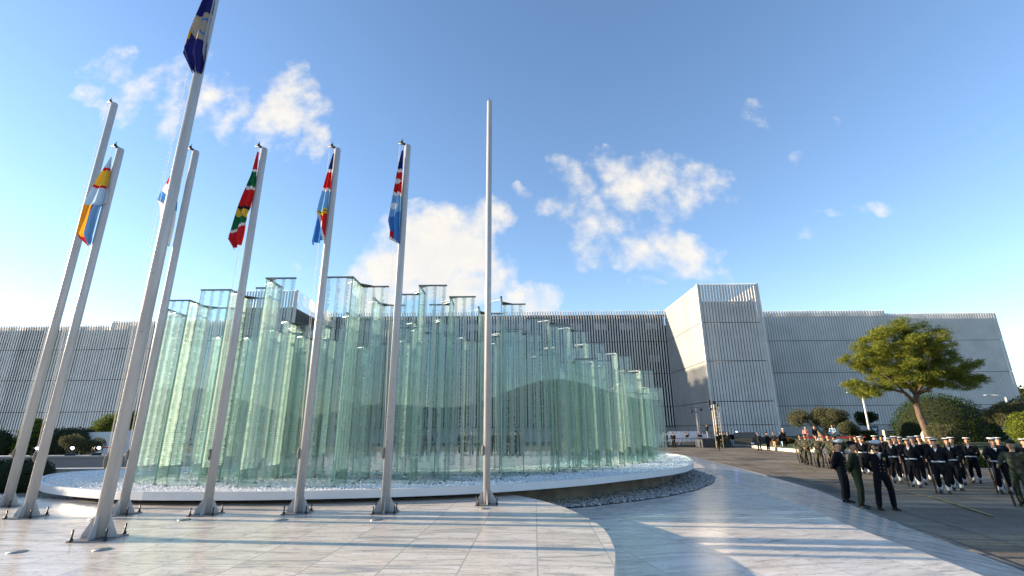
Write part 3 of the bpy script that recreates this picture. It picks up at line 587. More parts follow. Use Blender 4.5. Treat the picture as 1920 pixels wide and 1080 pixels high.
def flag(label, base, Lp, Rp, colf, mats, folds=2.2, amp=.05, seed=0):
    """Lp, Rp: outlines as (dx, z) from the pole foot; colf(u, z) gives the index of the cloth colour."""
    x0, y0 = base; nz, nu = 110, 34; zt = Lp[0][1]; zb = min(Lp[-1][1], Rp[-1][1])
    def at_(P, z):
        for a, c in zip(P, P[1:]):
            if c[1] <= z <= a[1]: return a[0]+(c[0]-a[0])*(a[1]-z)/max(1e-6, a[1]-c[1])
        return P[0][0] if z > P[0][1] else P[-1][0]
    V, F, MI = [], [], []
    for i in range(nz+1):
        z0_ = zt+(zb-zt)*i/nz
        for j in range(nu+1):
            u = j/nu; zl = Lp[-1][1]; zr = Rp[-1][1]; zc = zl+(zr-zl)*u; z = zt+(zc-zt)*i/nz
            xl, xr = at_(Lp, z), at_(Rp, z); xx = xl+(xr-xl)*u; w_ = min(1, (xr-xl)/.25)
            ph = u*folds*6.283+seed+1.1*math.sin(i/nz*2.2+seed); yy = amp*w_*(math.sin(ph)+.35*math.sin(2.3*ph+1))
            V.append((xx, yy-.09, z))
    for i in range(nz):
        for j in range(nu):
            a = i*(nu+1)+j; F.append((a, a+1, a+nu+2, a+nu+1)); q = V[a]; MI.append(colf((j+.5)/nu, q[0], q[2]))
    me = bpy.data.meshes.new('flag'); me.from_pydata([(v[0], v[1], v[2]-.75) for v in V], [], F)
    for m_ in mats: me.materials.append(m_)
    me.polygons.foreach_set('material_index', MI); me.polygons.foreach_set('use_smooth', [True]*len(F)); me.update()
    o = new('flag', me); o.location = (x0, y0, .75); tag(o, label, 'flag', 'flags hanging limp from the flagpoles'); return o
def bands(L, tilt=0):   # list of (z_top_of_band, index) from the top down
    def f(u, x, z):
        zz = z+tilt*(u-.5); k_ = L[0][1]
        for a, c in L:
            if zz <= a: k_ = c
        return k_
    return f
def star(cx_, cz_, r):
    def f(x, z):
        dx, dz = x-cx_, z-cz_; a = math.atan2(dx, dz) % (2*math.pi/5); a = min(a, 2*math.pi/5-a); d = math.hypot(dx, dz)
        return d*(math.cos(a)+math.sin(a)*1.376) < r*1.0 if d > 0 else True
    return f
flag('limp flag with red, green and yellow parts and white borders', (-5.66, 9.63), [(-.10, 8.3), (-.16, 7.69), (-.33, 6.97), (-.39, 6.59), (-.45, 6.2), (-.25, 5.92)], [(-.06, 8.3), (-.03, 7.69), (-.02, 7.29), (-.05, 6.94), (-.10, 6.78), (-.10, 6.27), (-.13, 6.05)],
     lambda u, x, z: (3 if abs((z-6.80)+.35*(u-.5)) < .012 and z < 6.88 else bands([(9, 0), (7.86, 2), (7.79, 1), (7.43, 2), (7.36, 0), (6.95, 3), (6.88, 4), (6.70, 1)])(u, x, z) if z > 6.45+.35*(u-.5) else (2 if z > 6.38+.35*(u-.5) else 0)), [RED, GRN, WHT, BLK, YEL], seed=1)
flag('limp flag of navy, red and pale blue with a thin yellow band', (-4.02, 9.74), [(-.06, 8.31), (-.13, 7.89), (-.21, 7.4), (-.30, 6.88), (-.26, 6.75), (-.32, 6.16), (-.29, 6.07)], [(-.03, 8.31), (-.03, 7.73), (-.02, 6.94), (0, 6.19)],
     lambda u, x, z: (bands([(9, 0), (7.91, 2), (7.84, 1), (7.43, 2), (7.36, 3), (6.93+.1*(u-.8), 4), (6.78+.1*(u-.5), 1)])(u, x, z) if z > 6.78 else (5 if u < .18+.62*(6.78-z)/.6 else (2 if u < .30+.66*(6.78-z)/.6 else 1))) if not abs(z-6.87-.1*(u-.6)) < .012 else 6, [NVY, RED, WHT, LBL, YEL, MBL, BLK], seed=2.2)
s1, s2 = star(-.155, 7.56, .085), star(-.19, 6.95, .10)
flag('limp flag of red and pale blue with two white stars', (-2.38, 9.67), [(-.11, 8.33), (-.18, 7.89), (-.25, 7.27), (-.32, 6.62), (-.26, 6.37), (-.26, 6.17), (-.05, 6.05)], [(-.07, 8.33), (-.06, 7.69), (-.03, 6.77), (-.02, 6.07)],
     lambda u, x, z: 2 if s1(x, z) or s2(x, z) else (1 if z < 6.36 and u < .35 and z > 6.2 else (2 if z < 6.2 and u < .5 else bands([(9, 0), (7.87, 2), (7.79, 1), (7.29, 2), (7.20, 3), (6.70+.25*(u-.3), 5)])(u, x, z))), [NVY, RED, WHT, LBL, YEL, MBL], seed=3.1)
flag('limp pale blue flag with a yellow and red band and an orange corner', (-8.82, 9.48), [(-.10, 8.10), (-.17, 7.80), (-.30, 7.34), (-.39, 6.96), (-.38, 6.71), (-.37, 6.25), (-.26, 6.13), (-.06, 5.96)], [(-.07, 8.10), (0, 7.60), (.10, 6.98), (-.02, 6.91), (-.03, 6.71), (-.02, 6.34), (-.03, 6.03)],
     lambda u, x, z: bands([(9, 0), (7.83, 1), (7.76, 2), (7.39, 1), (7.33, 0)])(u, x, z) if z > 6.93 else (3 if u < .35+.1*(6.9-z) and z > 6.2 else (1 if u < .58-.4*(6.9-z) else (4 if u > .45 or z < 6.2 else 0))), [SKB, RED, YEL, ORG, LBL], seed=4)
flag('red, white and blue limp flag mostly hidden behind the thick pole', (-7.27, 9.70), [(-.30, 7.95), (-.43, 7.47), (-.53, 7.12), (-.44, 6.97), (-.38, 6.62), (-.41, 6.12), (-.36, 6.09)], [(-.14, 7.89), (-.12, 7.46), (-.09, 6.97), (-.10, 6.43), (-.12, 6.06)],
     bands([(9, 0), (7.42, 1), (7.22, 2), (7.0, 1), (6.2, 2)], .25), [RED, WHT, MBL], seed=5)
def emb(u, x, z):
    d = math.hypot(x-.09, (z-9.78)*1.0)
    if .17 < d < .215: return 2
    if d < .34: return 1
    return 0 if not (abs(x+.23+.35*(9.6-z)*0-.12*(z-9.5)) < .012 and 9.3 < z < 9.9) else 3
flag('dark blue limp flag with a pale round emblem on the thickest pole', (-5.95, 7.59), [(-.17, 10.72), (-.16, 10.39), (-.30, 9.67), (-.35, 9.21), (-.21, 8.96), (-.08, 8.73)], [(.04, 10.72), (.07, 10.39), (.09, 9.61), (.12, 9.10), (.10, 8.72)], emb, [NVY, CRM, MBL, ORG], seed=.4, amp=.06)
# ------------------------------------------------------------------ people
M_navy = mat('navy_cloth', (.005, .0055, .009), rough=.9, spec=.15); M_olive = mat('olive_cloth', (.016, .020, .012), rough=.9, spec=.15); M_suit = mat('dark_suit', (.007, .008, .011), rough=.85, spec=.15)
M_blackc = mat('black_leather', (.010, .010, .010), rough=.35); M_wcloth = mat('white_cloth', (.56, .57, .60), rough=.8); M_blue = mat('collar_blue', (.05, .09, .22), rough=.8)
M_gold = mat('gold_thread', (.60, .42, .12), rough=.35, metal=.6); M_wood = mat('rifle_wood', (.08, .032, .016), rough=.4); M_gun = mat('gun_steel', (.04, .04, .045), rough=.35, metal=.7)
M_grey = mat('grey_cloth', (.22, .22, .23), rough=.85); M_pink = mat('pink_cloth', (.48, .20, .16), rough=.85); M_lblue = mat('pale_blue_cloth', (.30, .42, .50), rough=.85); M_kh = mat('khaki_cloth', (.30, .24, .15), rough=.85)
def limb(b, P, Rr, n=14, ry=None): b.tube(P, Rr, n=n, ry=ry)
POSE = {
 'ease_back': dict(leg=.15, sh=[(-.20, 0, 1.43), (.20, 0, 1.43)], el=[(-.30, .11, 1.17), (.30, .11, 1.17)], wr=[(-.06, .17, .98), (.06, .18, .96)]),
 'wide_back': dict(leg=.19, sh=[(-.21, 0, 1.43), (.21, 0, 1.43)], el=[(-.33, .10, 1.18), (.33, .10, 1.18)], wr=[(-.07, .18, .99), (.06, .19, .97)]),
 'stand': dict(leg=.09, sh=[(-.19, 0, 1.43), (.19, 0, 1.43)], el=[(-.25, .02, 1.15), (.25, .02, 1.15)], wr=[(-.25, -.04, .90), (.25, -.04, .90)]),
 'front': dict(leg=.10, sh=[(-.19, 0, 1.43), (.19, 0, 1.43)], el=[(-.27, .00, 1.16), (.27, .00, 1.16)], wr=[(-.06, -.20, 1.02), (.06, -.19, 1.00)]),
 'rifle': dict(leg=.105, sh=[(-.20, 0, 1.43), (.20, 0, 1.43)], el=[(-.30, -.10, 1.20), (.27, .08, 1.17)], wr=[(-.30, -.34, 1.10), (.10, .17, .98)]),
 'rifle2': dict(leg=.10, sh=[(-.20, 0, 1.43), (.20, 0, 1.43)], el=[(-.29, -.08, 1.19), (.27, -.03, 1.16)], wr=[(-.29, -.31, 1.06), (.22, -.12, .92)]),
 'walk': dict(leg=.09, stride=.26, sh=[(-.19, 0, 1.43), (.19, 0, 1.43)], el=[(-.25, -.05, 1.16), (.25, .12, 1.16)], wr=[(-.22, -.22, .98), (.24, .14, .90)]),
 'phone': dict(leg=.11, sh=[(-.19, 0, 1.43), (.19, 0, 1.43)], el=[(-.28, -.20, 1.30), (.27, .0, 1.15)], wr=[(-.10, -.18, 1.52), (.23, -.10, .92)]),
 'camera': dict(leg=.13, sh=[(-.19, 0, 1.43), (.19, 0, 1.43)], el=[(-.26, -.18, 1.28), (.26, -.18, 1.28)], wr=[(-.08, -.28, 1.52), (.08, -.28, 1.52)]),
}
def L3(a, c, t): return Vector(a).lerp(Vector(c), t)
PEOPLE_CACHE = {}
def body_meshes(pose, coat):
    key = (pose, coat)
    if key in PEOPLE_CACHE: return PEOPLE_CACHE[key]
    P = POSE[pose]; lg = P['leg']; st = P.get('stride', 0)
    hips = [Vector((-.09, 0, .93)), Vector((.09, 0, .93))]
    kn = [Vector((-(.09+lg)*.62, -.03-st*.6, .50)), Vector(((.09+lg)*.62, -.02+st*.35, .50))]
    an = [Vector((-lg, .02-st, .09)), Vector((lg, .02+st, .09 if not st else .14))]
    # the whole body, one skin
    b = MB(); s_ = P['sh']; e_ = P['el']; w_ = P['wr']
    b.tube([(0, 0, .86), (0, 0, .95), (0, 0, 1.1), (0, .005, 1.25), (0, 0, 1.38), (0, .005, 1.46), (0, .01, 1.49)], [.13, .15, .13, .15, .165, .10, .06], ry=[.10, .11, .095, .105, .10, .075, .055], n=16, ref=(0, 1, 0))
    b.tube([(0, .012, 1.44), (0, .0, 1.58)], [.056, .052], n=12)
    # head with brow, nose, lips, chin, ears
    b.ball((0, -.005, 1.675), .077, .095, .112, n=16, m=12); b.ball((0, -.035, 1.61), .052, .055, .05, n=12, m=8); b.ball((0, -.075, 1.585), .025, .022, .022, n=8, m=6)
    b.tube([(0, -.095, 1.685), (0, -.122, 1.645), (0, -.095, 1.632)], [.010, .017, .012], n=8); b.ball((0, -.088, 1.612), .026, .014, .009, n=8, m=6)
    b.ball((0, -.088, 1.705), .055, .018, .012, n=10, m=6)
    for s in (-1, 1): b.ball((s*.080, .012, 1.66), .014, .024, .034, n=8, m=6)
    for i in (0, 1):
        b.tube([s_[i], L3(s_[i], e_[i], .5), e_[i]], [.052, .048, .040], n=10); b.tube([e_[i], L3(e_[i], w_[i], .45), w_[i]], [.040, .038, .027], n=10)
        b.tube([hips[i], L3(hips[i], kn[i], .5), kn[i]], [.085, .078, .056], n=12); b.tube([kn[i], L3(kn[i], an[i], .35), an[i]], [.055, .056, .036], n=12)
        d = (Vector(w_[i])-Vector(e_[i])).normalized(); q = Vector((1, 0, 0)) if abs(d.x) < .7 else Vector((0, 0, 1)); sd_ = q.cross(d).normalized(); pn = sd_.cross(d)
        palm = Vector(w_[i])+d*.05; b.tube([Vector(w_[i]), palm, palm+d*.035], [.024, .030, .030], ry=[.016, .016, .014], n=10, ref=tuple(pn))
        for f_ in range(4):
            o_ = sd_*((f_-1.5)*.017); l_ = (.062, .074, .070, .054)[f_]
            b.tube([palm+d*.02+o_, palm+d*(.04+l_*.45)+o_*1.1-pn*.008, palm+d*(.04+l_*.78)+o_-pn*.032], [.010, .009, .0075], n=6)
        b.tube([palm-d*.01-sd_*.028, palm+d*.02-sd_*.052-pn*.012, palm+d*.045-sd_*.050-pn*.028], [.011, .010, .008], n=6)
    body = remesh(b.mesh('b'), .0105, 2, 'body')
    # coat and sleeves
    b = MB(); lo = {'long': .80, 'jacket': .86, 'jumper': .88, 'shirt': .90}[coat]
    b.tube([(0, 0, lo), (0, 0, .97), (0, 0, 1.10), (0, 0, 1.25), (0, 0, 1.37), (0, .005, 1.445), (0, .01, 1.485)], [.195, .182, .175, .200, .212, .150, .074], ry=[.140, .135, .128, .138, .132, .105, .068], n=20, ref=(0, 1, 0))
    for i in (0, 1):
        si = Vector(s_[i]); b.ball(si, .078, .078, .072, n=12, m=8)
        b.tube([si, L3(si, e_[i], .5), e_[i]], [.078, .070, .062], n=12); b.tube([e_[i], L3(e_[i], w_[i], .5), L3(e_[i], w_[i], .93)], [.062, .056, .047], n=12)
    coatm = remesh(b.mesh('c'), .014, 3, 'jacket')
    b = MB()
    b.tube([(0, .005, .80), (0, .005, .90), (0, 0, 1.0)], [.155, .165, .150], ry=[.115, .120, .110], n=16, ref=(0, 1, 0))
    for i in (0, 1):
        b.tube([hips[i]-Vector((0, 0, .02)), L3(hips[i], kn[i], .5), kn[i], L3(kn[i], an[i], .5), an[i]+Vector((0, .0, .03))], [.108, .098, .082, .076, .070], n=14)
    trs = remesh(b.mesh('t'), .014, 3, 'trousers')
    shoes = []
    for i in (0, 1):
        b = MB(); a = an[i]; zf = a.z-.09; o_ = (-.03 if i == 0 else .03)
        b.tube([a+Vector((0, .04, -.05)), a+Vector((o_*.3, -.04, -.052)), a+Vector((o_*.8, -.13, -.062)), a+Vector((o_, -.19, -.066))], [.042, .046, .048, .026], ry=[.040, .038, .028, .020], n=12, ref=(0, 0, 1)); b.tube([a+Vector((0, .01, -.04)), a+Vector((0, .01, .10))], [.046, .048], n=12)
        b.box(a.x-.045, a.x+.045+o_*.3, a.y-.19, a.y+.08, zf, zf+.022); shoes.append(b)
    PEOPLE_CACHE[key] = (body, coatm, trs, shoes, an, P); return PEOPLE_CACHE[key]
def with_mat(me, m, key):
    k_ = (me.name_full, m.name)
    if k_ not in PEOPLE_CACHE:
        c = me.copy(); c.materials.clear(); c.materials.append(m); PEOPLE_CACHE[k_] = c
    return PEOPLE_CACHE[k_]
def person(pose, coat, cm, tm, hat, extras=(), skin=None):
    body, coatm, trs, shoes, an, P = body_meshes(pose, coat); t = empty('person')
    new('body', with_mat(body, M_skin, 0), t); new('jacket', with_mat(coatm, cm, 0), t); new('trousers', with_mat(trs, tm, 0), t)
    for s in shoes: s.build('shoe', M_blackc, t)
    b = MB(); b.ball((0, .012, 1.69), .084, .098, .108, n=14, m=10)
    b.v = [(x, y, z) if (y > -.03 or z > 1.735) else (x*.85, y*.62, z+.03) for x, y, z in b.v]; b.v = [(x, y, max(z, 1.635 if y > -.01 else 1.715)) for x, y, z in b.v]
    b.build('hair', M_hair, t)
    for s in (-1, 1): b = MB(); b.ball((s*.030, -.094, 1.690), .012, .006, .006, n=8, m=6); b.build('eye', M_hair, t)
    if hat == 'peaked':
        b = MB(); b.smooth = False
        b.tube([(0, 0, 1.735), (0, -.002, 1.765)], [.092, .094], ry=[.108, .110], n=20, ref=(0, 1, 0)); c1 = b.build('cap_band', M_blackc, t)
        b = MB(); b.tube([(0, 0, 1.765), (0, -.01, 1.800), (0, -.012, 1.820), (0, -.008, 1.828)], [.096, .140, .138, .09], ry=[.112, .150, .148, .10], n=24, ref=(0, 1, 0)); b.build('cap_top', M_wcloth, t)
        b = MB(); b.add([(math.sin(a)*.088, -math.cos(a)*.106, 1.742) for a in [R(-60+12*i) for i in range(11)]]+[(math.sin(a)*.092, -math.cos(a)*.165, 1.712) for a in [R(-60+12*i) for i in range(11)]], [(i, i+1, i+12, i+11) for i in range(10)])
        b.add([(math.sin(a)*.088, -math.cos(a)*.106, 1.736) for a in [R(-60+12*i) for i in range(11)]]+[(math.sin(a)*.092, -math.cos(a)*.165, 1.706) for a in [R(-60+12*i) for i in range(11)]], [(i+11, i+12, i+1, i) for i in range(10)]); b.build('cap_peak', M_blackc, t)
        b = MB(); b.ball((0, -.118, 1.772), .022, .008, .018, n=8, m=6); b.build('cap_badge', M_gold, t)
    elif hat == 'sailor':
        b = MB(); b.tube([(0, 0, 1.735), (0, -.002, 1.770)], [.091, .094], ry=[.107, .110], n=20, ref=(0, 1, 0)); b.build('cap_band', M_navy, t)
        b = MB(); b.tube([(0, 0, 1.768), (0, 0, 1.778), (0, 0, 1.800), (0, 0, 1.806)], [.098, .128, .128, .10], ry=[.114, .142, .142, .11], n=24, ref=(0, 1, 0)); b.build('cap_top', M_wcloth, t)
    elif hat == 'beret':
        b = MB(); b.tube([(0, 0, 1.730), (0, 0, 1.755)], [.091, .093], ry=[.107, .108], n=18, ref=(0, 1, 0)); b.ball((.016, .0, 1.770), .110, .126, .062, n=16, m=10); b.build('beret', extras[0] if extras and isinstance(extras[0], bpy.types.Material) else M_navy, t)
    if 'belt' in extras:
        b = MB(); b.tube([(0, 0, 1.015), (0, 0, 1.065)], [.190, .190], ry=[.146, .146], n=20, ref=(0, 1, 0)); b.build('belt', M_wcloth, t)
    if 'gaiters' in extras:
        for a in an: b = MB(); b.tube([a+Vector((0, .0, .00)), a+Vector((0, 0, .10)), a+Vector((0, 0, .20))], [.078, .082, .084], n=14); b.build('gaiter', M_wcloth, t)
    if 'boots' in extras:
        for a in an: b = MB(); b.tube([a+Vector((0, .0, -.02)), a+Vector((0, 0, .10)), a+Vector((0, 0, .22))], [.062, .066, .076], n=14); b.build('boot_leg', M_blackc, t)
    if 'collar' in extras:
        b = MB(); b.tube([(0, .012, 1.43), (0, .012, 1.475)], [.150, .078], ry=[.110, .072], n=18, ref=(0, 1, 0), cap=False); b.build('sailor_collar', M_blue, t)
        b = MB(); b.tube([(0, .012, 1.438), (0, .012, 1.444)], [.150, .146], ry=[.110, .107], n=18, ref=(0, 1, 0), cap=False); b.build('collar_stripe', M_wcloth, t)
        b = MB(); b.add([(-.05, -.100, 1.475), (.05, -.100, 1.475), (0, -.150, 1.36)], [(0, 1, 2)]); b.add([(-.05, -.09, 1.475), (.05, -.09, 1.475), (0, -.12, 1.36)], [(2, 1, 0)]); b.build('shirt_front', M_wcloth, t)
        b = MB(); b.ball((-.262, .0, 1.33), .010, .03, .03, n=8, m=6); b.build('arm_badge', M_gold, t)
    if 'shirt' in extras:
        b = MB(); b.add([(-.042, -.108, 1.478), (.042, -.108, 1.478), (.0, -.152, 1.33), (-.042, -.08, 1.478), (.042, -.08, 1.478), (.0, -.11, 1.33)], [(0, 2, 1), (3, 4, 5), (0, 1, 4, 3), (0, 3, 5, 2), (1, 2, 5, 4)]); b.build('shirt_front', M_wcloth, t)
        b = MB(); b.add([(-.012, -.116, 1.455), (.012, -.116, 1.455), (.0, -.160, 1.32), (-.012, -.10, 1.455), (.012, -.10, 1.455)], [(0, 2, 1), (3, 4, 2), (0, 1, 4, 3), (0, 3, 2), (1, 2, 4)]); b.build('tie', M_blackc, t)
    if 'buttons' in extras:
        for s in (-1, 1):
            for z in (1.02, 1.11, 1.20): b = MB(); b.ball((s*.048, -.139, z), .010, .006, .010, n=8, m=5); b.build('button', M_gold, t)
        b = MB()
        for k_ in range(3): b.box(.065, .13, -.145, -.136, 1.335+k_*.014, 1.345+k_*.014)
        b.box(.08, .09, -.146, -.137, 1.30, 1.33); b.box(.105, .115, -.146, -.137, 1.30, 1.33); b.build('medal_bar', M_gold, t)
    if 'glasses' in extras:
        b = MB()
        for s in (-1, 1): b.ball((s*.034, -.106, 1.692), .027, .008, .019, n=10, m=6)
        b.box(-.07, .07, -.108, -.100, 1.700, 1.706); b.build('sunglasses', M_blackc, t)
    if 'beard' in extras:
        b = MB(); b.ball((0, -.048, 1.594), .056, .058, .040, n=12, m=8); b.build('beard', M_hair, t)
    if 'camera' in extras:
        b = MB(); b.box(-.07, .07, -.36, -.26, 1.56, 1.66); b.tube([(0, -.36, 1.61), (0, -.50, 1.61)], [.04, .05], n=12); b.build('held_camera', M_blackc, t)
    return t
PROTO = {}
def proto(key, *a, **k):
    if key not in PROTO: PROTO[key] = [person(*a, **k), False]
    return PROTO[key]
KINDS = {
 'officer': (('wide_back', 'jacket', M_navy, M_navy, 'peaked'), dict(extras=('shirt', 'buttons', 'glasses', 'beard', 'boots'))),
 'officer2': (('ease_back', 'jacket', M_navy, M_navy, 'peaked'), dict(extras=('shirt', 'buttons'))),
 'olive': (('ease_back', 'jacket', M_olive, M_olive, 'beret'), dict(extras=(M_navy,))),
 'sailor': (('rifle', 'jumper', M_navy, M_navy, 'sailor'), dict(extras=('belt', 'gaiters', 'collar'))),
 'sailor2': (('rifle2', 'jumper', M_navy, M_navy, 'sailor'), dict(extras=('belt', 'gaiters', 'collar'))),
 'camo': (('rifle', 'jacket', M_camo, M_camo, 'beret'), dict(extras=(M_olive, 'boots'))),
 'camo2': (('front', 'jacket', M_camo, M_camo, 'beret'), dict(extras=(M_olive, 'boots'))),
 'suit': (('stand', 'jacket', M_suit, M_suit, None), dict(extras=('shirt',))),
 'suit_back': (('ease_back', 'jacket', M_suit, M_suit, None), {}),
 'phone': (('phone', 'jacket', M_suit, M_suit, 'beret'), dict(extras=(M_navy, 'shirt'))),
 'casual': (('front', 'jacket', M_suit, M_kh, None), {}),
 'casual2': (('stand', 'jacket', M_navy, M_lblue, None), {}),
 'walker': (('walk', 'jacket', M_olive, M_olive, 'beret'), dict(extras=(M_olive,))),
 'pink': (('front', 'shirt', M_pink, M_grey, None), {}),
 'pale': (('front', 'shirt', M_lblue, M_grey, None), {}),
 'camman': (('camera', 'jacket', M_suit, M_grey, None), dict(extras=('camera',))),
 'camman2': (('camera', 'jacket', M_suit, M_suit, None), dict(extras=('camera',))),
}
def put(kind, x, y, deg, label, group=None, z=0, s=1.0):
    a, k = KINDS[kind]; pr_ = proto(kind, *a, **k)
    if not pr_[1]: t = pr_[0]; pr_[1] = True
    else: t = copy_tree(pr_[0])
    if 'group' in t: del t['group']
    t.location = (x, y, z); t.rotation_euler = (0, 0, R(deg)); t.scale = (s, s, s); tag(t, label, 'person', group); return t
def make_rifle(wood, sling):
    t = empty('rifle'); b = MB()
    b.add([(-.02, -.05, 0), (.02, -.05, 0), (.02, .05, 0), (-.02, .05, 0), (-.018, -.035, .26), (.018, -.035, .26), (.018, .02, .26), (-.018, .02, .26)], [(0, 3, 2, 1), (4, 5, 6, 7), (0, 1, 5, 4), (1, 2, 6, 5), (2, 3, 7, 6), (3, 0, 4, 7)])
    b.tube([(0, -.005, .25), (0, -.005, .36), (0, -.01, .95)], [.024, .030, .018], n=8); b.build('stock', wood, t)
    b = MB(); b.tube([(0, -.012, .36), (0, -.012, 1.12)], .010, n=8); b.tube([(0, -.012, 1.0), (0, -.012, 1.03)], .016, n=8); b.box(-.012, .012, -.10, -.03, .38, .44); b.build('barrel', M_gun, t)
    b = MB(); b.box(-.016, .016, .035, .042, .10, .92); b.build('sling', sling, t); return t
rifles = {'navy': [make_rifle(M_wood, M_wcloth), False], 'army': [make_rifle(mat('dark_wood', (.05, .025, .014), rough=.4), M_blackc), False]}
def rifle(kind, x, y, deg, label, group, z=0):
    pr_ = rifles[kind]
    t = pr_[0] if not pr_[1] else copy_tree(pr_[0]); pr_[1] = True
    a = R(deg); px_, py_ = x+math.cos(a)*(-.24)+math.sin(a)*.02*0, y+math.sin(a)*(-.24)
    fx, fy = math.sin(a), -math.cos(a); px_ += fx*.06; py_ += fy*.06
    t.location = (px_, py_, z+.005); t.rotation_euler = (R(20), 0, a); tag(t, label, 'rifle', group)
put('officer', 10.48, 14.65, -8, 'bearded naval officer in sunglasses, white cap and black double breasted uniform')
put('olive', 10.03, 15.0, 50, 'soldier in dark beret and plain olive uniform looking right, hands behind back')
put('officer2', 10.22, 15.95, 40, 'naval officer in white peaked cap half hidden behind the soldier in olive')
SAIL = [(15.98, 21.4, 'F'), (15.54, 19.9, 'F'), (15.0, 18.0, 'F'), (16.1, 18.75, 'F'), (17.0, 17.9, 'F'), (17.5, 25.4, 'B'), (16.96, 23.6, 'B'), (17.64, 23.0, 'B'), (17.57, 21.8, 'B'), (17.9, 20.6, 'B'), (19.08, 21.2, 'B'), (18.69, 19.7, 'B'), (18.6, 18.4, 'B'), (16.4, 20.7, 'M'), (16.9, 22.3, 'M'), (18.3, 24.2, 'M'), (18.7, 22.6, 'M'), (19.6, 20.4, 'M'), (17.8, 17.4, 'M'), (19.4, 18.9, 'M')]
SL = ['sailor in white cap and belt with rifle, just right of the bearded officer', 'sailor in white cap, second of the near rank, turned left with rifle', 'tall sailor nearest to the camera with white belt and gaiters, legs apart', 'sailor of the near rank looking away to the left, gaiters showing', 'sailor in white cap at the right end of the near rank',
      'sailor behind the soldiers in camouflage, above the olive uniform', 'sailor just over the bearded officer, belt showing', 'sailor in the rear rank just right of the bearded officer', 'sailor in the rear rank, third from the left there', 'sailor in the rear rank behind the tallest near sailor', 'farthest sailor in the rear rank, mostly hidden', 'sailor in the rear rank left of the green beret soldier', 'sailor at the right frame edge behind the green beret soldier']+['sailor squeezed into the middle of the block between the near and rear ranks']*7
for i, (x, y, w_) in enumerate(SAIL):
    dg_ = -38-rnd.uniform(-8, 16); put('sailor' if i % 3 else 'sailor2', x, y, dg_, SL[i], 'sailors in the ceremonial formation', s=rnd.uniform(.98, 1.03)); rifle('navy', x, y, dg_, 'wooden rifle with white sling held by a sailor, butt on the road', 'rifles of the sailors')
CM = [(19.16, 33.6), (18.4, 31.7), (17.84, 29.6), (17.91, 28.6), (19.06, 30.5), (17.35, 27.2), (18.48, 28.6), (17.9, 26.3), (19.14, 27.6), (18.6, 25.4), (19.0, 24.2)]
CL = ['soldier in camouflage at the far left end of the formation with rifle', 'soldier in camouflage, second from the far left end', 'soldier in camouflage, third of the front file, face in sun', 'soldier in camouflage, fourth of the front file', 'soldier in camouflage in the second file beside the white post', 'soldier in camouflage nearest to the officers', 'soldier in camouflage between the fourth and the nearest one',
      'soldier in camouflage just left of the white caps', 'soldier in camouflage behind, partly hidden by the white capped officer', 'soldier in camouflage between the two first sailors', 'soldier in camouflage behind the bearded officer']
for i, (x, y) in enumerate(CM):
    dg_ = -50-rnd.uniform(-10, 14); put('camo' if i % 4 != 1 else 'camo2', x, y, dg_, CL[i], 'soldiers in camouflage in the formation', s=rnd.uniform(.97, 1.03)); rifle('army', x, y, dg_, 'dark rifle held by a soldier in camouflage, butt on the road', 'rifles of the soldiers in camouflage')
put('camo', 14.75, 15.0, -60, 'soldier in camouflage and green beret nearest to the right frame edge', 'soldiers in camouflage in the formation'); rifle('army', 14.75, 15.0, -60, 'dark rifle of the green beret soldier at the right edge', 'rifles of the soldiers in camouflage')
put('camo2', 15.5, 14.85, -40, 'soldier in camouflage cut by the right frame edge', 'soldiers in camouflage in the formation')
put('suit', 19.25, 63.2, -60, 'left one of two men in dark suits beside the white seats', z=.0); put('suit_back', 19.6, 61.5, 150, 'right one of two men in dark suits beside the white seats')
put('camman', 22.82, 66, 60, 'cameraman in light trousers bending to his camera before the seats'); put('camman2', 24.6, 66, -60, 'cameraman in black standing at the foot of the stage edge')
put('walker', 21.59, 53, 180, 'soldier in olive walking away alone across the sunlit road'); put('olive', 25.7, 61.5, 170, 'soldier in olive standing left of the black car'); put('suit', 26.6, 62.3, -30, 'man in black at the front corner of the black car', ); put('casual2', 27.5, 63.2, -20, 'man in white collar by the bonnet of the black car'); put('walker', 24.75, 60.0, 20, 'soldier in olive passing below the pale lamp mast')
put('suit_back', 25.5, 52.3, -70, 'bald man in dark suit looking left, alone right of the car'); put('phone', 26.35, 52.2, 20, 'man in cap and open dark jacket raising a hand to his ear'); put('casual', 27.7, 53.4, -80, 'man in dark jacket and khaki trousers near the planter'); put('casual2', 28.35, 53.2, -70, 'person in dark top and pale jeans near the planter')
put('pink', 29.2, 50.0, -20, 'man in pink shirt behind the red ribbon', z=.55); put('suit', 30.2, 50.2, 10, 'man in dark jacket behind the red ribbon', z=.62); put('pale', 31.9, 50.0, -40, 'person in pale blue shirt behind the red ribbon', z=.70); put('officer2', 28.0, 52.0, 10, 'officer in white cap left of the red ribbon', z=.33)
put('camman2', 25.9, 63.4, -70, 'photographer in black standing up on the seat rows under the lamps', z=1.0); put('camman', 24.6, 63.5, 70, 'photographer in grey on the seat rows by the thin lamp mast', z=1.0)
BG = [(-9.43, 39, 'suit'), (-8.18, 40, 'suit'), (-6.97, 38.5, 'camo'), (-6.6, 39.5, 'officer2'), (-4.24, 41, 'suit_back'), (-3.74, 39, 'sailor2'), (-3.3, 40, 'camo'), (-1.74, 39, 'suit'), (-1.36, 40, 'sailor'), (-.57, 38.2, 'camo'), (-.15, 38, 'suit'), (.2, 39.4, 'olive'), (.6, 38.2, 'camo'), (4.4, 43, 'casual')]
for x, y, k_ in BG: put(k_, x, y, rnd.uniform(-60, 60), 'person standing on the marble behind the glass, seen through it', 'people standing behind the glass', z=.36)

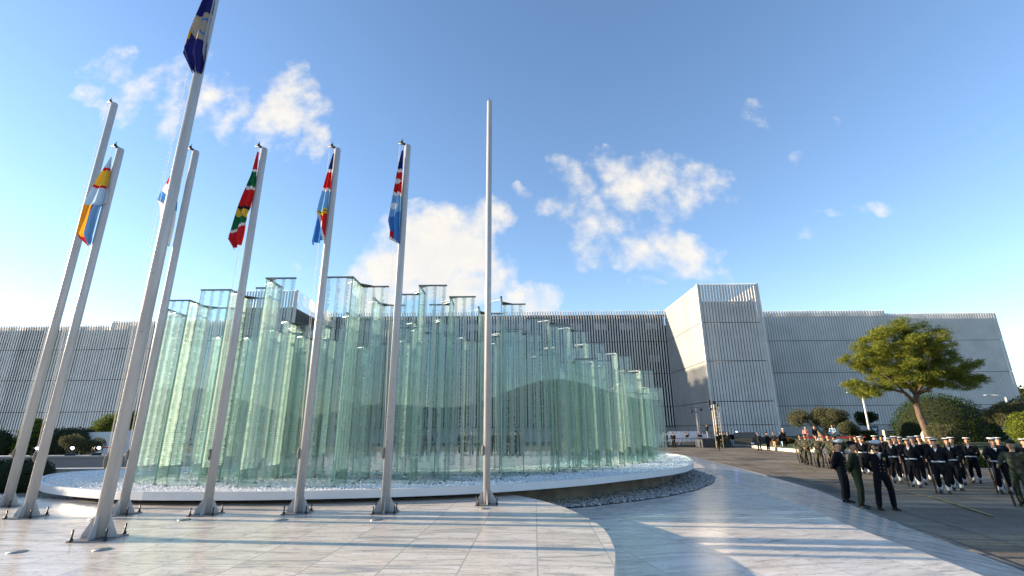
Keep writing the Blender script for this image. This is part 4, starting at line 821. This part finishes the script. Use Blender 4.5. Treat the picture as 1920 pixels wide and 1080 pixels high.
# ------------------------------------------------------------------ vegetation
def leaves(name, blobs, cnt, size, m, par, seed=1, aspect=.45, flat_=0, shell=.55, lumpy=.16):
    """blobs: (x, y, z, rx, ry, rz); leaf faces scattered mostly near each blob's skin"""
    r = np.random.RandomState(seed); vol = np.array([bb[3]*bb[4]+bb[4]*bb[5] for bb in blobs]); pk = r.choice(len(blobs), cnt, p=vol/vol.sum()); B = np.array(blobs)[pk]
    d = r.normal(size=(cnt, 3)); d /= np.linalg.norm(d, axis=1)[:, None]; rad = np.where(r.rand(cnt) < shell, r.uniform(.82, 1.08, cnt), r.rand(cnt)**.5)
    lump = 1+lumpy*np.sin(d[:, 0]*7+pk)*np.sin(d[:, 2]*6+pk*2); c = B[:, :3]+d*B[:, 3:]*(rad*lump)[:, None]
    a = r.normal(size=(cnt, 3)); a[:, 2] *= (1-flat_); a /= np.linalg.norm(a, axis=1)[:, None]; b_ = np.cross(a, r.normal(size=(cnt, 3))); b_ /= np.linalg.norm(b_, axis=1)[:, None]
    s = size*r.uniform(.6, 1.4, cnt)[:, None]; A = a*s; Bv = b_*s*aspect
    V = np.stack([c-A, c-Bv*.9, c+A, c+Bv], 1).reshape(-1, 3); F = np.arange(cnt*4).reshape(-1, 4)
    me = bpy.data.meshes.new(name); me.from_pydata(V.tolist(), [], F.tolist()); me.materials.append(m); return new(name, me, par)
LM_pine = leaf_mat('pine_needles', (.038, .062, .010), (.26, .275, .05), .3); LM_olive = leaf_mat('olive_leaves', (.060, .070, .035), (.16, .155, .085)); LM_hedge = leaf_mat('hedge_leaves', (.010, .024, .005), (.050, .075, .012), .15)
LM_dark = leaf_mat('dark_leaves', (.010, .018, .008), (.035, .050, .018), .15); LM_light = leaf_mat('bright_leaves', (.06, .09, .012), (.20, .24, .04)); LM_grass = leaf_mat('grass_blades', (.035, .06, .012), (.10, .13, .03))
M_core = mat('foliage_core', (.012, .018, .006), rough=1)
t = tag(empty('pine_tree', (37.73, 46, .8)), 'large spreading pine tree with a leaning bare trunk', 'tree')
b = MB(); b.tube([(.35, 0, -.1), (.25, 0, 1.0), (.0, .05, 2.4), (-.1, 0, 3.5), (.1, 0, 4.4)], [.42, .33, .27, .25, .20], n=12); b.build('trunk', M_bark, t)
for P_, r_ in (([(-.1, 0, 3.5), (-1.2, -.3, 4.5), (-3.2, -.6, 5.0), (-5.0, -.4, 5.0)], (.18, .14, .09, .04)), ([(.1, 0, 4.3), (-1.0, .2, 6.0), (-2.2, .6, 7.8), (-2.6, .6, 9.2)], (.17, .13, .08, .04)), ([(.1, 0, 4.3), (1.0, -.2, 6.2), (1.6, 0, 8.2), (1.4, 0, 10)], (.18, .13, .09, .04)),
               ([(.1, 0, 4.3), (2.0, -.5, 5.3), (4.2, -.4, 6.0), (5.6, -.2, 6.4)], (.16, .12, .08, .04)), ([(.1, 0, 4.3), (.3, -1.4, 6), (.2, -2.4, 7.5)], (.13, .1, .05)), ([(.1, 0, 4.3), (.2, 1.4, 6), (.4, 2.4, 7.5)], (.13, .1, .05)), ([(-1.2, -.3, 4.5), (-2.6, -1.2, 5.4), (-4.0, -1.6, 6.2)], (.1, .07, .04))):
    b = MB(); b.tube(P_, r_, n=8); b.build('limb', M_bark, t)
pr_ = random.Random(5); bl = []
for cx_, cz_, rx_, rz_ in [(-5.2, 5.2, 1.5, .55), (-4.2, 4.6, 1.3, .5), (-3.0, 5.0, 1.6, .6), (-4.9, 8.0, 1.1, .6), (-4.0, 7.2, 1.3, .7), (-3.3, 8.7, 1.5, .8), (-2.2, 9.9, 1.5, .8), (-.9, 10.6, 1.6, .8), (.6, 10.7, 1.5, .75), (1.9, 10.0, 1.4, .8), (3.0, 9.0, 1.2, .8), (-2.0, 8.2, 1.5, .9), (-.3, 9.0, 1.7, .9), (1.4, 8.4, 1.7, .9), (3.2, 7.8, 1.2, .7),
                           (-2.9, 6.4, 1.5, .7), (-1.3, 7.0, 1.6, .8), (.4, 7.2, 1.8, .9), (2.2, 6.8, 1.6, .8), (-1.6, 5.6, 1.5, .6), (.1, 5.7, 1.5, .7), (1.8, 5.4, 1.6, .6), (3.6, 6.0, 1.5, .6), (5.0, 6.9, 1.4, .5), (5.9, 7.4, .9, .4), (5.4, 5.9, 1.4, .5), (6.3, 5.6, .9, .4), (4.4, 5.2, 1.2, .45), (3.0, 5.0, 1.0, .4)]:
    for _ in range(6): bl.append((cx_+pr_.uniform(-.5, .5), pr_.uniform(-3.0, 3.0)*(1-abs(cx_)/9), cz_+pr_.uniform(-.35, .35)-.0, rx_*pr_.uniform(.28, .58), rx_*pr_.uniform(.28, .58), rz_*pr_.uniform(.4, .8)))
for _ in range(120):
    d_ = Vector((pr_.gauss(0, 1), pr_.gauss(0, 1), pr_.gauss(0, 1))).normalized()*pr_.uniform(.5, .95); bl.append((-.2+d_.x*4.6, d_.y*3.4, 7.7+d_.z*2.9, pr_.uniform(.35, .72), pr_.uniform(.35, .72), pr_.uniform(.2, .42)))
leaves('crown', bl, 120000, .14, LM_pine, t, 3, .12, .35, .3, .45)
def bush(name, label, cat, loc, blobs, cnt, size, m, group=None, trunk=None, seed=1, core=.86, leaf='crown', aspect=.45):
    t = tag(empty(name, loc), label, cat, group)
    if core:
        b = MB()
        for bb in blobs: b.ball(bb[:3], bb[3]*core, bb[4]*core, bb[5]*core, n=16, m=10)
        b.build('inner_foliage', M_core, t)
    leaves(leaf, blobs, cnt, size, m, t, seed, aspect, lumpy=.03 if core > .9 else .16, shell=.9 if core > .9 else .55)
    if trunk:
        b = MB()
        for P_, r_ in trunk: b.tube(P_, r_, n=9)
        b.build('trunk', mat('olive_bark', (.26, .20, .13), rough=.95, var=.3, vscale=6, bump=.6, bscale=14), t)
    return t
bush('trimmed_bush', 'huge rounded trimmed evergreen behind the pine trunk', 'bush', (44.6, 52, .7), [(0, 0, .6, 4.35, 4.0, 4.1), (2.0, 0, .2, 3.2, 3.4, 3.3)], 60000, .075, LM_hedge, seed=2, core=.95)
bl = [(pr_.uniform(-2.2, 2.2), pr_.uniform(-1.5, 1.5), 2.3+pr_.uniform(-.5, .55), pr_.uniform(.6, .95), pr_.uniform(.6, .95), pr_.uniform(.45, .7)) for _ in range(18)]+[(-2.3, 0, 2.1, .7, .7, .6), (2.3, 0, 2.1, .7, .7, .6)]
bush('olive_tree', 'old olive tree with broad grey green crown and gnarled trunk', 'tree', (31.95, 52, .8), bl, 30000, .062, LM_olive, seed=4, core=.55, trunk=[([(.2, 0, -.1), (0, 0, .6), (-.5, 0, 1.4), (-1.0, 0, 2.2)], (.42, .32, .22, .1)), ([(.25, 0, 0), (.3, 0, .8), (.9, .1, 1.6), (1.2, 0, 2.3)], (.36, .28, .18, .08))])
bl = [(pr_.uniform(-.9, .9), pr_.uniform(-.7, .7), 1.35+pr_.uniform(-.3, .5), .5, .5, .4) for _ in range(7)]
bush('olive_tree', 'small young olive tree right of the broad one', 'tree', (33.5, 50, .8), bl, 9000, .055, LM_olive, seed=5, core=.4, trunk=[([(0, 0, 0), (.05, 0, .7), (-.1, 0, 1.4)], (.09, .07, .04))])
bush('hedge', 'low clipped hedge right of the small olive tree', 'hedge', (35.1, 50.5, .8), [(x_, 0, .55, .6, .6, .62) for x_ in (-.9, -.45, 0, .45, .9)], 9000, .05, LM_hedge, seed=6)
bush('round_tree', 'small dark round tree growing behind the lamp post', 'tree', (53.4, 75, .3), [(pr_.uniform(-.9, .9), 0, 3.2+pr_.uniform(-.4, .4), .9, .8, .7) for _ in range(5)], 8000, .09, LM_dark, seed=7, core=.5, trunk=[([(0, 0, 0), (0, 0, 2.8)], (.12, .07))])
bush('bushy_shrub', 'pale bushy shrub at the foot of the pine', 'shrub', (38.4, 44.3, .6), [(pr_.uniform(-1.1, 1.1), pr_.uniform(-.5, .5), .8+pr_.uniform(-.2, .5), .7, .6, .65) for _ in range(8)], 14000, .06, LM_olive, seed=8, core=.6)
bush('round_tree', 'round green tree behind the right street lamp', 'tree', (44.8, 45, .7), [(pr_.uniform(-1.0, 1.0), pr_.uniform(-.8, .8), 2.7+pr_.uniform(-.6, .7), .8, .8, .7) for _ in range(10)], 16000, .075, LM_olive, seed=9, core=.5, trunk=[([(0, 0, -.1), (0, 0, 2.3)], (.10, .07))])
bush('round_tree', 'yellow green tree at the right frame edge', 'tree', (41.4, 40, .5), [(pr_.uniform(-1.0, 1.0), pr_.uniform(-.8, .8), 1.6+pr_.uniform(-.7, .6), .75, .7, .7) for _ in range(10)], 16000, .065, LM_light, seed=10, core=.4, trunk=[([(0, 0, -.1), (0, 0, 1.4)], (.10, .07))])
for i, (x, y, h) in enumerate([(118, 112, 9), (126, 116, 12), (134, 112, 10), (142, 118, 13)]):
    bush('far_tree', ['dark far tree next to the right building end', 'second dark far tree beyond the right building end', 'third dark far tree on the far right', 'last dark far tree on the far right'][i], 'tree', (x, y, 0), [(pr_.uniform(-3, 3), pr_.uniform(-2, 2), h*.62+pr_.uniform(-3, 3), 3, 3, 3) for _ in range(8)], 6000, .3, LM_dark, 'far trees beyond the building', seed=20+i, core=.7, trunk=[([(0, 0, 0), (0, 0, h*.6)], (.3, .2))])
hb = [(x_*.9, pr_.uniform(-.15, .15), .38, .62, .6, .42) for x_ in range(-8, 12)]
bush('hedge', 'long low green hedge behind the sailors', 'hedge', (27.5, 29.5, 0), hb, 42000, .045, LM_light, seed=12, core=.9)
bush('dark_bush', 'dark bush pressed against the fins right of the tower', 'bush', (43.2, 92, 0), [(0, 0, 2.2, 1.6, 1.2, 2.6), (1.6, -.5, 1.4, 1.6, 1.2, 1.8), (-.9, -1, 3.5, .8, .8, 2.2)], 9000, .16, LM_dark, seed=13)
bush('planter_shrub', 'orange tinged shrub on the stone planter', 'shrub', (29.6, 55.2, .35), [(0, 0, .45, .7, .6, .45), (.8, 0, .4, .6, .5, .4), (-.8, .1, .3, .5, .5, .35)], 5000, .05, leaf_mat('autumn_leaves', (.16, .08, .02), (.24, .16, .04)), seed=14)
# left side
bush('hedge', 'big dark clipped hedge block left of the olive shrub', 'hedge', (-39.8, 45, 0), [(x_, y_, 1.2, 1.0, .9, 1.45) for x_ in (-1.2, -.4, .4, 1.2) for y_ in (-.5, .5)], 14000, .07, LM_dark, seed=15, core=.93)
bush('conical_tree', 'tree with sunlit yellow green tip between the left flagpoles', 'tree', (-43.3, 45, 0), [(0, 0, 1.2, 1.4, 1.1, 1.2), (0, 0, 2.4, .9, .8, .9), (.1, 0, 3.1, .45, .45, .5)], 9000, .08, LM_light, seed=16, core=.8)
bush('hedge', 'dark hedge at the left frame edge behind the pole', 'hedge', (-46.5, 44, 0), [(x_, 0, 1.1, 1.4, 1.1, 1.5) for x_ in (-3, -1.5, 0, 1.2)], 9000, .08, LM_dark, seed=17, core=.93)
bush('olive_tree', 'low olive shrub in front of the dark hedge block', 'tree', (-32.6, 38, 0), [(pr_.uniform(-.9, .9), pr_.uniform(-.5, .5), 1.25+pr_.uniform(-.3, .45), .5, .5, .42) for _ in range(8)], 9000, .055, LM_olive, seed=18, core=.4, trunk=[([(0, 0, 0), (0, 0, .9)], (.07, .05))])
bush('round_tree', 'bright green tree left of the thick flagpole, before the building', 'tree', (-41.5, 51.5, 0), [(0, 0, 2.9, 1.5, 1.3, 1.1), (1.3, 0, 3.5, 1.2, 1.1, 1.0), (-1.1, 0, 2.4, .9, .9, .7)], 14000, .075, LM_light, seed=19, core=.8, trunk=[([(0, 0, 0), (0, 0, 2)], (.12, .09))])
bush('hedge', 'near dark hedge low at the left frame edge', 'hedge', (-21.5, 20.5, 0), [(x_, pr_.uniform(-.1, .1), .55, .7, .6, .68) for x_ in (-4.2, -3.4, -2.6, -1.8, -1.0, -.2, .6, 1.4, 2.2)], 16000, .045, LM_dark, seed=21, core=.93)

bush('hedge', 'unseen tall hedge row left of the basin, placed to shade it', 'hedge', (-28, 18.6, 0), [(pr_.uniform(-.3, .3), y_, z_, .9, .85, 1.0) for y_ in (-5.3, -4.2, -3.1, -2.0, -.9, .2, 1.3, 2.4, 3.5, 4.4) for z_ in (.9, 2.2, 3.5)], 14000, .12, LM_dark, seed=22, core=.95)  # unseen, placed and sized to shade the left end of the basin
# ------------------------------------------------------------------ right garden, wall, posts
GP = [(28.5, 60), (27.4, 54), (27.0, 48.2), (34, 44.2), (52, 39.0), (80, 36.5), (125, 58)]; GI = [(34, 62), (32, 55), (32, 51), (37, 47.5), (53, 43), (80, 42), (120, 62)]
M_lawn = mat('lawn', (.045, .07, .018), rough=.95, var=.35, vscale=.8)
me = bpy.data.meshes.new('garden_lawn'); n_ = len(GP)
me.from_pydata([(x, y, .26) for x, y in GP]+[(x, y, .80) for x, y in GI]+[(110, 94.2, .80), (44, 94.2, .80)], [], [(i, i+1, i+1+n_, i+n_) for i in range(n_-1)]+[tuple(range(n_, 2*n_+2))]); me.materials.append(M_lawn); tag(new('garden_lawn', me), kind='structure')
t = tag(empty('garden_wall', (30, 45, 0)), 'low pale stone kerb wall edging the raised garden', 'wall')
b = MB()
for a, c in zip(GP, GP[1:]):
    a, c = Vector((*a, 0)), Vector((*c, 0)); d = (c-a).normalized(); r_ = Matrix(((d.x, -d.y, 0), (d.y, d.x, 0), (0, 0, 1))); b.obox((a+c)/2+Vector((0, 0, .15))-Vector((30, 45, 0)), r_, (c-a).length/2, .14, .15)
b.build('wall', M_kerb, t)
t = tag(empty('stone_planter', (29.6, 55.2, 0)), 'pale stone planter with stepped edge beside the black car', 'planter')
b = MB(); b.prism([(-2.2, -.9), (1.6, -1.6), (2.8, .2), (1.5, 1.5), (-1.4, 1.1)], 0, .34); b.build('kerb', M_kerb, t)
for i, (x, y, w_, d_, h_) in enumerate([(24.8, 44.6, 2.6, .5, .16), (25.6, 45.3, 2.4, .5, .32), (26.2, 46.0, 2.2, .5, .48)]):
    b = MB(); b.box(-w_/2, w_/2, -d_/2, d_/2, 0, h_); o = b.build('stone_step', M_kerb); o.location = (x+2.4, y+.1, 0); tag(o, ['lowest pale stone step up to the garden', 'middle pale stone step up to the garden', 'top pale stone step up to the garden'][i], 'step', 'stone steps by the formation')
o = MB(); o.ball((0, 0, .5), .42, .35, .62, n=9, m=6); o = o.build('boulder', M_kerb); o.location = (39.4, 48, .8); tag(o, 'upright pale boulder lit by the sun left of the pine shrub', 'boulder')
t = tag(empty('barrier_post', (29.3, 48.3, .40)), 'white barrier post holding the red ribbon', 'post'); b = MB(); b.box(-.09, .09, -.09, .09, 0, .9); b.build('post', M_wcloth, t); b = MB(); b.box(-.12, .12, -.12, .12, .9, .95); b.build('post_cap', M_wcloth, t)
for a, c, l in (((27.6, 48.6), (29.2, 48.3), 'left'), ((29.4, 48.3), (33.2, 47.4), 'right')):
    b = MB(); n_ = 12; V = []
    for i in range(n_+1):
        f = i/n_; x, y = a[0]+(c[0]-a[0])*f, a[1]+(c[1]-a[1])*f; z = 1.32-.05*math.sin(f*math.pi); V += [(x, y, z), (x, y, z+.12), (x, y+.01, z+.12), (x, y+.01, z)]
    b.add(V, [(i*4+j, (i+1)*4+j, (i+1)*4+(j+1) % 4, i*4+(j+1) % 4) for i in range(n_) for j in range(4)]); tag(b.build('red_ribbon', mat('red_plastic', (.60, .02, .03), rough=.5)), 'red ribbon barrier stretched %s of the white post' % l, 'barrier')
def street_lamp(x, y, z0, h, arm, label, lean=0):
    t = tag(empty('street_lamp', (x, y, z0)), label, 'street lamp'); b = MB(); b.tube([(0, 0, 0), (0, 0, h)], [.13, .085], n=14); b.build('post', M_white, t)
    b = MB(); b.tube([(0, 0, h-.1), (arm*.25, 0, h+.12), (arm, 0, h+.16)], [.06, .05, .04], n=8); b.build('arm', M_white, t)
    b = MB(); b.ball((arm*1.18, 0, h+.15), abs(arm)*.28, .14, .07, n=12, m=6); b.build('lamp_head', M_white, t)
street_lamp(42.7, 60, .78, 5.4, -1.3, 'white street lamp standing left of the pine before the fins'); street_lamp(50.1, 50, .78, 4.35, -1.5, 'white street lamp arm rising over the round tree on the right')
# emblem on the plinth
t = tag(empty('emblem_sign', (68.4, 94.7, 1.75)), 'dark shield shaped emblem mounted on the white plinth wall', 'sign')
b = MB(); sh = [(-.72, .8), (-.3, .72), (0, .86), (.3, .72), (.72, .8), (.74, 0), (.5, -.6), (0, -1.0), (-.5, -.6), (-.74, 0)]
def vert(b, P_, y0, y1): n_ = len(P_); b.add([(x, y0, z) for x, z in P_]+[(x, y1, z) for x, z in P_], [tuple(range(n_)), tuple(range(2*n_-1, n_-1, -1))]+[(i, i+n_, (i+1) % n_+n_, (i+1) % n_) for i in range(n_)])
vert(b, sh, -.06, 0); b.build('shield', mat('emblem_blue', (.03, .05, .10), rough=.5), t)
b = MB(); vert(b, [(-.5, .5), (-.1, .25), (0, .4), (.1, .25), (.5, .5), (.3, .05), (.08, -.05), (0, -.3), (-.08, -.05), (-.3, .05)], -.08, -.062); vert(b, [(-.3, -.4), (.3, -.4), (.22, -.52), (-.22, -.52)], -.08, -.062); b.build('wing_mark', M_wcloth, t)
t = tag(empty('gate_panel', (41.6, 55, .78)), 'low dark louvred unit with stone end posts beside the emblem wall', 'utility unit')
b = MB()
for k_ in range(5): b.box(-.7, .7, -.1, .1, .25+k_*.17, .36+k_*.17)
b.build('louvres', M_dark, t)
for s in (-1, 1): b = MB(); b.box(s*.85-.13, s*.85+.13, -.16, .16, 0, 1.15); b.build('end_post', M_kerb, t)
# ------------------------------------------------------------------ seats, stage, lamp masts, car
t = tag(empty('seating_stand', (20.3, 66.5, 0)), 'tiered temporary stand with rows of white seats at the foot of the building', 'seating stand')
for k_ in range(5):
    b = MB(); y_ = -2+k_*.95; z_ = .25+k_*.19; b.box(-3.4+k_*1.1, 6.2, y_, y_+.94, z_-.24, z_); b.build('tier', mat('stand_deck', (.10, .10, .10), rough=.8), t)
    b = MB()
    for i in range(int((9.2-k_*1.1)/.55)):
        x_ = -3.2+k_*1.1+i*.55; b.box(x_, x_+.46, y_+.3, y_+.75, z_+.40, z_+.45); b.box(x_, x_+.46, y_+.75, y_+.80, z_+.45, z_+.9)
        for lx in (.04, .40):
            for ly in (.33, .72): b.box(x_+lx, x_+lx+.025, y_+ly, y_+ly+.025, z_, z_+.40)
    b.build('seat_row', M_wcloth, t)
b = MB()
for k_ in range(9): b.box(-3.3+k_*1.15, -3.26+k_*1.15, -2.3, -2.26, 0, 1.05)
b.box(-3.3, 5.95, -2.3, -2.26, 1.0, 1.05); b.box(-3.3, 5.95, -2.3, -2.26, .5, .54); b.build('front_rail', M_dark, t)
t = tag(empty('stage_platform', (25.0, 63.2, 0)), 'dark skirted platform between the white seats and the black car', 'platform')
b = MB(); b.box(-1.7, 1.7, -1.2, 1.2, .02, .95); b.build('skirt', mat('dark_skirt', (.05, .055, .065), rough=.9), t); b = MB(); b.box(-1.75, 1.75, -1.25, 1.25, .953, 1.0); b.build('deck', M_dark, t)
b = MB()
for k_ in range(4): b.box(-1.7+k_*1.12, -1.66+k_*1.12, -1.22, -1.18, 1.003, 1.8)
b.box(-1.7, 1.7, -1.22, -1.18, 1.8, 1.84); b.build('handrail', M_dark, t)
def mast(x, y, h, m, label, wide, lamps):
    t = tag(empty('lamp_mast', (x, y, 0)), label, 'lamp mast'); b = MB(); s = wide/2
    for a_, c_ in ((-s, -s), (s, -s), (s, s), (-s, s)): b.tube([(a_, c_, 0), (a_, c_, h)], .028 if wide < .4 else .055, n=8)
    k_ = 0; z = .3
    while z < h-.3: b.tube([(-s, -s, z), (s, -s, z+.35)], .014, n=5); b.tube([(s, -s, z+.35), (s, s, z)], .014, n=5); b.tube([(-s, s, z), (s, s, z+.35)], .014, n=5); z += .4
    b.build('truss', m, t)
    b = MB(); b.tube([(min(l_[0] for l_ in lamps)-.1, 0, h+.05), (max(l_[0] for l_ in lamps)+.1, 0, h+.05)], .03, n=8); b.build('cross_bar', M_dark, t)
    for lx, lz in lamps:
        b = MB(); b.tube([(lx, 0, h+.05), (lx, 0, h+lz+.2)], .02, n=6); b.tube([(lx, .15, h+lz), (lx-.03, -.22, h+lz-.06)], [.12, .17], n=12); b.ball((lx, .12, h+lz), .14, n=8, m=6); b.build('spotlight', M_dark, t)
M_cream = mat('cream_truss', (.60, .52, .40), rough=.5)
mast(25.1, 67.5, 4.9, mat('grey_truss', (.25, .26, .28), rough=.5, metal=.5), 'thin grey truss mast with two drooping black spotlights', .28, [(-.75, -.35), (.55, -.15)])
mast(25.2, 61.5, 5.1, M_cream, 'pale cream truss mast with a cluster of spotlights on top', .62, [(-.7, .1), (-.65, -.5), (-.1, .25), (.35, -.1), (-.2, -.4), (-.7, .45)])
t = tag(empty('utility_car', (29.1, 64.5, 0), R(-24)), 'black off road car with blue flashing roof light parked before the tower', 'car')
M_car = mat('black_car_paint', (.03, .035, .032), rough=.22, spec=.7); M_cg = mat('car_glass', (.02, .025, .03), rough=.05)
b = MB(); prof = [(-2.25, .42), (-2.28, .80), (-2.15, .98), (-1.15, 1.06), (1.9, 1.10), (2.22, 1.06), (2.28, .6), (2.2, .38)]
def side(b, P_, y0, y1, tp=0): n_ = len(P_); b.add([(x, y0+(tp if z > 1.2 else 0), z) for x, z in P_]+[(x, y1-(tp if z > 1.2 else 0), z) for x, z in P_], [tuple(range(n_-1, -1, -1)), tuple(range(n_, 2*n_))]+[(i, (i+1) % n_, (i+1) % n_+n_, i+n_) for i in range(n_)])
side(b, prof, -.92, .92); ob = b.build('body', M_car, t)
b = MB(); side(b, [(-1.10, 1.08), (-.62, 1.66), (1.75, 1.70), (2.12, 1.12)], -.84, .84, .14); b.build('cabin_glass', M_cg, t)
b = MB(); b.add([(-.68, -.74, 1.668), (1.80, -.74, 1.705), (1.80, .74, 1.705), (-.68, .74, 1.668), (-.60, -.66, 1.73), (1.72, -.66, 1.76), (1.72, .66, 1.76), (-.60, .66, 1.73)], [(0, 3, 2, 1), (4, 5, 6, 7), (0, 1, 5, 4), (1, 2, 6, 5), (2, 3, 7, 6), (3, 0, 4, 7)]); b.build('roof', M_car, t)
for x_ in (-.05, .95):
    for s in (-1, 1): b = MB(); b.obox((x_, s*.785, 1.38), Matrix.Rotation(s*R(13), 3, 'X'), .035, .012, .32); b.build('window_pillar', M_car, t)
for x_ in (-1.42, 1.42):
    for s in (-1, 1):
        b = MB(); b.tube([(x_, s*.72, .36), (x_, s*.955, .36)], .36, n=22, ref=(0, 0, 1)); w_ = b.build('wheel', mat('tyre', (.02, .02, .02), rough=.9), t); b = MB(); b.tube([(x_, s*.957, .36), (x_, s*.967, .36)], .20, n=16, ref=(0, 0, 1)); b.build('rim', M_strap, w_)
for s in (-1, 1): b = MB(); b.ball((-2.25, s*.68, .80), .05, .17, .09, n=10, m=6); b.build('headlight', mat('headlight_glass', (.5, .5, .5), rough=.1), t)
b = MB(); b.box(-2.31, -2.27, -.42, .42, .62, .86); b.build('grille', M_dark, t); b = MB(); b.box(-2.325, -2.30, -.26, .26, .47, .58); b.build('number_plate', M_wcloth, t); b = MB(); b.box(-2.36, -2.2, -.93, .93, .34, .46); b.build('bumper', M_dark, t)
for s in (-1, 1): b = MB(); b.ball((-.72, s*1.0, 1.16), .07, .1, .08, n=8, m=6); b.build('wing_mirror', M_car, t)
b = MB(); b.tube([(-.3, -.35, 1.80), (-.3, .35, 1.80)], .07, n=12); b.build('blue_beacon', lamp_mat('beacon_glow', (.25, .25, 1.0), 14), t)
# ------------------------------------------------------------------ left side wall, stage lights, van
t = tag(empty('low_wall', (-25, 26, 0)), 'low wall with pale coping behind the left end of the basin', 'wall'); b = MB(); b.box(-16, 12, 0, .35, 0, 1.02); b.build('wall', MATS['panel_grey'], t); b = MB(); b.box(-16, 12, -.06, .9, 1.023, 1.10); b.build('coping', M_coping, t)
t = tag(empty('terrace_step', (-22, 23, 0)), 'sunlit tan stone step below the coping wall', 'step'); b = MB(); b.box(-9, 10, 0, .5, 0, .62); b.build('step', M_kerb, t); b = MB(); b.box(-9, 10, -.03, .53, .623, .68); b.build('slab', M_coping, t)
M_lens = lamp_mat('lit_lens', (.90, .95, 1.0), 1.6)
ml = None
for i, (x, y) in enumerate([(-24.9, 26.4), (-23.1, 26.4), (-21.75, 26.4)]):
    if ml is None:
        ml = t = empty('stage_light'); b = MB(); b.box(-.2, .2, -.14, .14, 0, .12); b.build('base_box', M_dark, t); b = MB(); b.box(-.22, -.18, -.05, .05, .12, .42); b.box(.18, .22, -.05, .05, .12, .42); b.build('yoke', M_dark, t); b = MB(); b.tube([(-.02, .14, .32), (0.02, -.14, .36)], [.13, .15], n=14); b.build('lamp_body', M_dark, t); b = MB(); b.tube([(.03, -.143, .36), (.03, -.150, .36)], [.085, .085], n=16); b.build('lens', M_lens, t)
    else: t = copy_tree(ml)
    t.location = (x, y, 1.10); t.rotation_euler = (0, 0, R(25+10*i)); tag(t, ['lit black stage light on the coping, leftmost of three', 'lit black stage light on the coping, middle of three', 'lit black stage light on the coping beside the van'][i], 'stage light', 'stage lights on the left wall')
t = tag(empty('white_van', (-37.9, 46, 0), R(8)), 'white van with a red stripe and dark letters, half hidden by the thick flagpole', 'van')
b = MB(); side(b, [(-2.9, .4), (-2.95, 1.4), (-2.3, 2.25), (2.7, 2.35), (2.85, .4)], -1.0, 1.0); b.build('body', M_white, t); b = MB(); b.box(-2.8, 2.7, -1.012, -1.003, .92, 1.02); b.build('red_stripe', MATS['red_plastic'], t)
b = MB()
def bar(b, p0, p1, w_, y_=-1.01): a, c = Vector((p0[0], 0, p0[1])), Vector((p1[0], 0, p1[1])); d = (c-a).normalized(); q = Vector((-d.z, 0, d.x))*w_/2; b.add([(a-q)+Vector((0, y_, 0)), (c-q)+Vector((0, y_, 0)), (c+q)+Vector((0, y_, 0)), (a+q)+Vector((0, y_, 0))], [(0, 1, 2, 3), (3, 2, 1, 0)])
bar(b, (.45, 1.62), (.6, 1.28), .07); bar(b, (.6, 1.28), (.75, 1.62), .07)
b.build('letter_v', M_void, t)
for x_ in (-1.9, 1.8): b = MB(); b.tube([(x_, -1.03, .36), (x_, -.8, .36)], .36, n=18, ref=(0, 0, 1)); b.build('wheel', MATS['tyre'], t)
b = MB(); b.box(-2.2, -1.2, -1.02, -1.003, 1.45, 1.95); b.build('side_window', M_cg, t)
# hills and a low block behind the camera, mirrored faintly in the glass
b = MB(); hx = []
for i in range(41):
    x = -400+i*20; hx.append((x, 26+10*math.sin(i*.35)+6*math.sin(i*.9+1)))
b.add([(x, -330, -1) for x, _ in hx]+[(x, -360, z) for x, z in hx]+[(x, -480, z*.6) for x, z in hx], [f for i in range(40) for f in ((i, i+1, i+42, i+41), (i+41, i+42, i+83, i+82))]); tag(b.build('hills', mat('scrub_hill', (.10, .10, .06), rough=1, var=.3, vscale=.03)), kind='structure')
